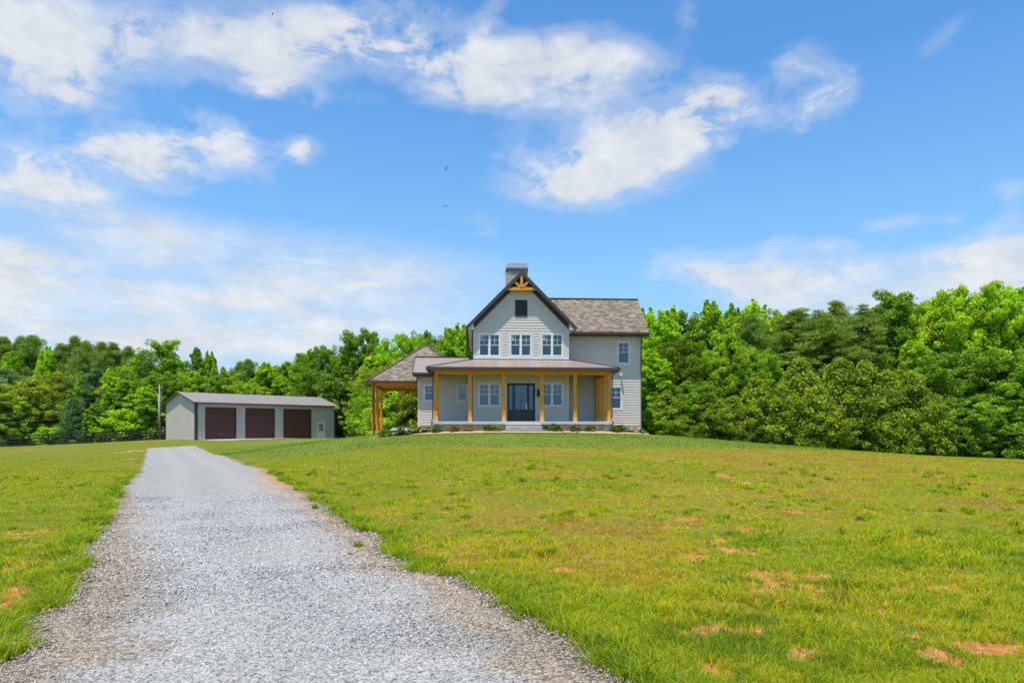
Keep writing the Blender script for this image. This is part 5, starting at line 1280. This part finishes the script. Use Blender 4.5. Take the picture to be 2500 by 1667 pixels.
# ------------------------------------------------------------------ bed plants
def bed(px, v, w, top, col, label, flowers=None, nf=0, kind='bush'):
    u = hu(px, v); X = HO[0]+u*e1[0]+v*e2[0]; Y = HO[1]+u*e1[1]+v*e2[1]; zb = gzf(X, Y)+.03; zt = CH+(HOR-top)/F*Y; h = max((zt-zb)*1.0, .42)
    k = _cnt['bush'] = _cnt.get('bush', -1)+1; cm, tm, H, Rr = PR['bush'][k % 2]
    o = empty('garden_shrub', (X, Y, zb), random.random()*6.28); o.scale = (w/2/Rr, w/2/Rr, h/H)
    a = link('foliage', cm, o); a.color = (*col, 1); tag(o, label, 'shrub', 'young shrubs in the mulch bed')
    if flowers:
        mb = MB()
        for _ in range(nf):
            d = rng.normal(size=3); d[2] = abs(d[2])+.15; d /= np.linalg.norm(d); r_ = .045+.03*rng.random(); c = np.array([d[0]*.52, d[1]*.52, .42+d[2]*.5])
            for _k in range(9):
                q_ = c+rng.normal(size=3)*.05; a_, b_ = rng.normal(size=3)*.034, rng.normal(size=3)*.034; mb.quad(q_-a_, q_-b_, q_+a_, q_+b_)
        mm, nt, b = newmat('petals'); b.inputs['Base Color'].default_value = (*flowers, 1); b.inputs['Roughness'].default_value = .7
        me = bpy.data.meshes.new('flowers'); me.from_pydata(mb.v, [], mb.f); me.materials.append(mm); link('flowers', me, o)
GR, GB, RD, OL = (.07, .15, .02), (.12, .22, .02), (.15, .10, .04), (.12, .14, .03)
for a in (
 (938, -.1, .95, 1047, GB, 'low yellow green plant at the foot of the carport posts'),
 (983, .3, 1.35, 1040, GR, 'white flowering hydrangea between the carport and the low wing', (.7, .68, .7), 36),
 (1006, .6, .9, 1041, GB, 'bright leafy plant right of the left white hydrangea'),
 (1027, .0, 1.0, 1040, GR, 'pinkish flowering shrub before the low wing corner', (.75, .42, .30), 26),
 (1046, .3, .55, 1043, OL, 'small sparse olive plant between the pinkish shrub and the boxwood'),
 (1065, -.7, .72, 1038, GR, 'rounded dark green boxwood at the porch left corner'),
 (1107, -.7, .72, 1036, OL, 'reddish leaved shrub by the first foundation vent', (.4, .13, .09), 22),
 (1146, -.7, .65, 1038, OL, 'dry reddish shrub between the first vent and the steps', (.5, .25, .14), 20),
 (1193, -.7, .55, 1035, GR, 'upright green shrub left of the round one by the steps'),
 (1211, -.7, .62, 1038, GB, 'round bright shrub immediately left of the porch steps'),
 (1353, -.75, .9, 1033, GR, 'spiky dark green shrub just right of the porch steps'),
 (1402, -.7, .75, 1037, OL, 'dull reddish shrub midway along the right half of the porch', (.3, .12, .09), 12),
 (1443, -.7, .75, 1038, GR, 'dull dark shrub in front of the wide right foundation vent', (.35, .14, .10), 8),
 (1503, -.3, .85, 1039, GR, 'rounded green shrub at the porch right corner'),
 (1514, 1.8, .8, 1036, (.04, .08, .02), 'dark small shrub behind the rounded green one at the wing wall'),
 (1531, 1.9, .85, 1042, OL, 'pinkish orange flowering shrub below the wing window', (.7, .36, .26), 24),
 (1551, 2.6, 1.0, 1044, GR, 'white flowering shrub at the right corner of the house', (.7, .7, .68), 34)): bed(*a)

# ================================================================== LIGHT, SKY, CAMERA
ts = Vector((-.49, -1.03, 4.2)).normalized()
sd = bpy.data.lights.new('sun', 'SUN'); sd.energy = SUN_E; sd.angle = R(.53); sd.color = (1.0, .965, .90)
so = bpy.data.objects.new('sun', sd); C.objects.link(so); so.rotation_euler = ts.to_track_quat('Z', 'Y').to_euler(); so.location = (0, 0, 60)
w = bpy.data.worlds.new('World'); bpy.context.scene.world = w; w.use_nodes = True
nt = w.node_tree; t = NT(nt); bg = nt.nodes['Background']; bg.inputs[1].default_value = SKY_S
sky = t.n('ShaderNodeTexSky'); sky.sky_type = 'NISHITA'; sky.sun_disc = False; sky.sun_elevation = math.asin(ts.z); sky.sun_rotation = math.atan2(ts.x, ts.y); sky.air_density = 1.0; sky.dust_density = .3; sky.ozone_density = 2.2; sky.altitude = 200
d = t.coord('Generated'); sx = t.n('ShaderNodeSeparateXYZ'); t.set(sx, 0, d)
az = t.math('ARCTAN2', sx.outputs[0], sx.outputs[1]); el_ = t.math('ARCSINE', sx.outputs[2])
# clouds at azimuth/elevation; each (px, py, rx, ry, rot, gain)
CL = [(60,80,250,210,0,1.25),(170,200,110,80,-20,.8),(350,110,170,110,0,.72),(520,60,200,90,0,.65),(700,130,170,110,-15,1.05),(650,205,70,45,0,.9),(850,80,160,100,0,.55),(1060,140,220,75,5,.9),(1330,150,250,80,8,.95),(1180,225,170,60,5,.9),(1490,130,160,60,10,.7),(960,60,200,60,-5,.55),(1420,230,130,110,20,.4),(1190,50,100,45,-60,.35),
      (1420,420,150,75,-10,1.4),(1560,360,190,115,-12,1.4),(1690,310,140,80,-15,1.2),(1760,235,85,50,10,.75),(1960,165,85,65,15,.8),(1960,265,80,60,0,.85),(2050,225,60,85,0,.55),(1850,290,80,50,0,.35),
      (370,385,170,78,-5,1.35),(560,355,130,75,15,.95),(720,368,75,45,0,1.1),(250,370,80,45,0,.65),(80,445,190,95,-5,1.35),(200,480,100,40,0,.7),(35,612,85,28,0,.9),(330,560,380,75,5,.8),(200,650,420,80,0,.75),(820,665,480,90,2,.85),(450,740,650,100,0,.9),(180,810,400,70,0,1.0),(700,810,500,90,0,.95),
      (1260,400,75,95,20,.42),(1165,560,70,60,30,.28),(1760,680,200,66,8,1.05),(2020,665,240,62,0,1.0),(2150,710,360,80,0,1.1),(2430,690,220,95,0,1.15),(2460,590,110,70,0,.6),(2180,545,80,26,0,.5),(2480,462,60,38,0,.55),(2020,602,80,30,0,.5),(2330,520,70,25,0,.4),(1900,600,60,30,-30,.4),(1680,50,60,55,60,.3),(2310,80,90,40,-30,.25),(900,250,60,30,0,.25),(790,250,60,30,0,.3),(2300,640,240,50,0,.6)]
n1 = t.noise(t.mapping(d, scale=(1, 1, 1.9)), 5.5, 9, .62, .25); n2 = t.noise(t.mapping(d, scale=(1, 1, 1.6)), 17, 7, .65, .4); n3 = t.noise(t.mapping(d, scale=(.8, .8, 3.2), rot=(0, .35, 0)), 7, 6, .6, .3)
wz = t.math('ADD', az, t.math('MULTIPLY', t.math('SUBTRACT', n1, .5), .07)); we = t.math('ADD', el_, t.math('MULTIPLY', t.math('SUBTRACT', n3, .5), .045))
cmb = t.n('ShaderNodeCombineXYZ'); t.set(cmb, 0, wz); t.set(cmb, 1, we)
dens = None; veil = None
for px, py, rx, ry, rot, gn in CL:
    a0 = math.atan((px-CX)/F); q_ = math.hypot(F, px-CX); e0 = math.atan((HOR-py)/q_); ca = math.cos(a0); ra = rx/F*ca*ca; re = ry/q_*math.cos(e0)**2
    mp = t.n('ShaderNodeMapping'); mp.vector_type = 'TEXTURE'; t.set(mp, 0, cmb.outputs[0]); mp.inputs['Location'].default_value = (a0, e0, 0); mp.inputs['Rotation'].default_value = (0, 0, -R(rot)); mp.inputs['Scale'].default_value = (ra, re, 1)
    gr_ = t.n('ShaderNodeVectorMath', operation='DOT_PRODUCT'); t.set(gr_, 0, mp.outputs[0]); t.set(gr_, 1, mp.outputs[0])
    s = t.math('MULTIPLY', t.math('EXPONENT', t.math('MULTIPLY', gr_.outputs['Value'], -1.5)), gn)
    if rx >= 300: veil = s if veil is None else t.math('ADD', veil, s)
    else: dens = s if dens is None else t.math('ADD', dens, s)
# loose field of small clouds away from the view, so panes and the rest of the sky have some too
away = t.math('LESS_THAN', sx.outputs[1], .25)
nb = t.noise(t.mapping(d, scale=(1, 1, 2)), 3.2, 8, .6)
dens = t.math('ADD', dens, t.math('MULTIPLY', away, t.math('MULTIPLY', t.math('SUBTRACT', nb, .46, clamp=True), 5)))
tex = t.math('ADD', t.math('MULTIPLY', n1, .45), t.math('ADD', t.math('MULTIPLY', n2, .35), t.math('MULTIPLY', n3, .2)))
dd = t.math('ADD', t.math('MULTIPLY', dens, t.ramp(tex, [(.36, .10), (.5, .85), (.62, 1.0)])), t.math('MULTIPLY', t.math('SUBTRACT', tex, .5), .9))
cov = t.ramp(dd, [(.06, 0.0), (.40, .28), (.85, .80), (1.0, .90)], 'EASE')
vl = t.math('MULTIPLY', t.ramp(veil, [(.05, 0.0), (.9, .96)]), t.ramp(t.math('ADD', t.math('MULTIPLY', n3, .6), t.math('MULTIPLY', n1, .4)), [(.38, .38), (.56, 1.0)]))
cov = t.math('SUBTRACT', 1.0, t.math('MULTIPLY', t.math('SUBTRACT', 1.0, cov), t.math('SUBTRACT', 1.0, vl)))
ccol = t.mix(t.ramp(t.math('ADD', n2, t.math('MULTIPLY', t.math('SUBTRACT', dens, 1.0), .0)), [(.35, 0.0), (.65, 1.0)]), tuple(c/SKY_S*CLB for c in (.74, .79, .86)), tuple(c/SKY_S*CLB for c in (.97, .98, 1.0)))
low = t.ramp(el_, [(.0, .85), (.12, .66), (.26, .32), (.48, .06)])
blue = t.mix(1.0, sky.outputs[0], SKYTINT, 'MULTIPLY')
lowc = t.mix(low, blue, tuple(c/SKY_S*CLB for c in (.50, .75, 1.0)))
t.set(bg, 0, t.mix(cov, lowc, ccol))
cam = bpy.data.cameras.new('camera'); co_ = bpy.data.objects.new('camera', cam); C.objects.link(co_)
co_.location = (0, 0, CH); co_.rotation_euler = (math.pi/2, 0, 0); cam.sensor_width = 36; cam.lens = F/2500*36; cam.shift_y = (HOR-833.5)/2500; cam.clip_start = .1; cam.clip_end = 6000
sc = bpy.context.scene; sc.camera = co_
vs = sc.view_settings; sc.display_settings.display_device = 'sRGB'; vs.view_transform = 'Standard'; vs.look = 'None'; vs.exposure = EXPO; vs.gamma = 1
sc.render.engine = 'CYCLES'; cy = sc.cycles; cy.max_bounces = 6; cy.diffuse_bounces = 3; cy.glossy_bounces = 3; cy.transmission_bounces = 3; cy.transparent_max_bounces = 12; cy.use_denoising = True; sc.render.filter_size = 1.15; cy.denoising_prefilter = 'ACCURATE'; cy.denoising_input_passes = 'RGB_ALBEDO_NORMAL'; cy.caustics_reflective = False; cy.caustics_refractive = False
cy.use_adaptive_sampling = True; cy.adaptive_threshold = .02
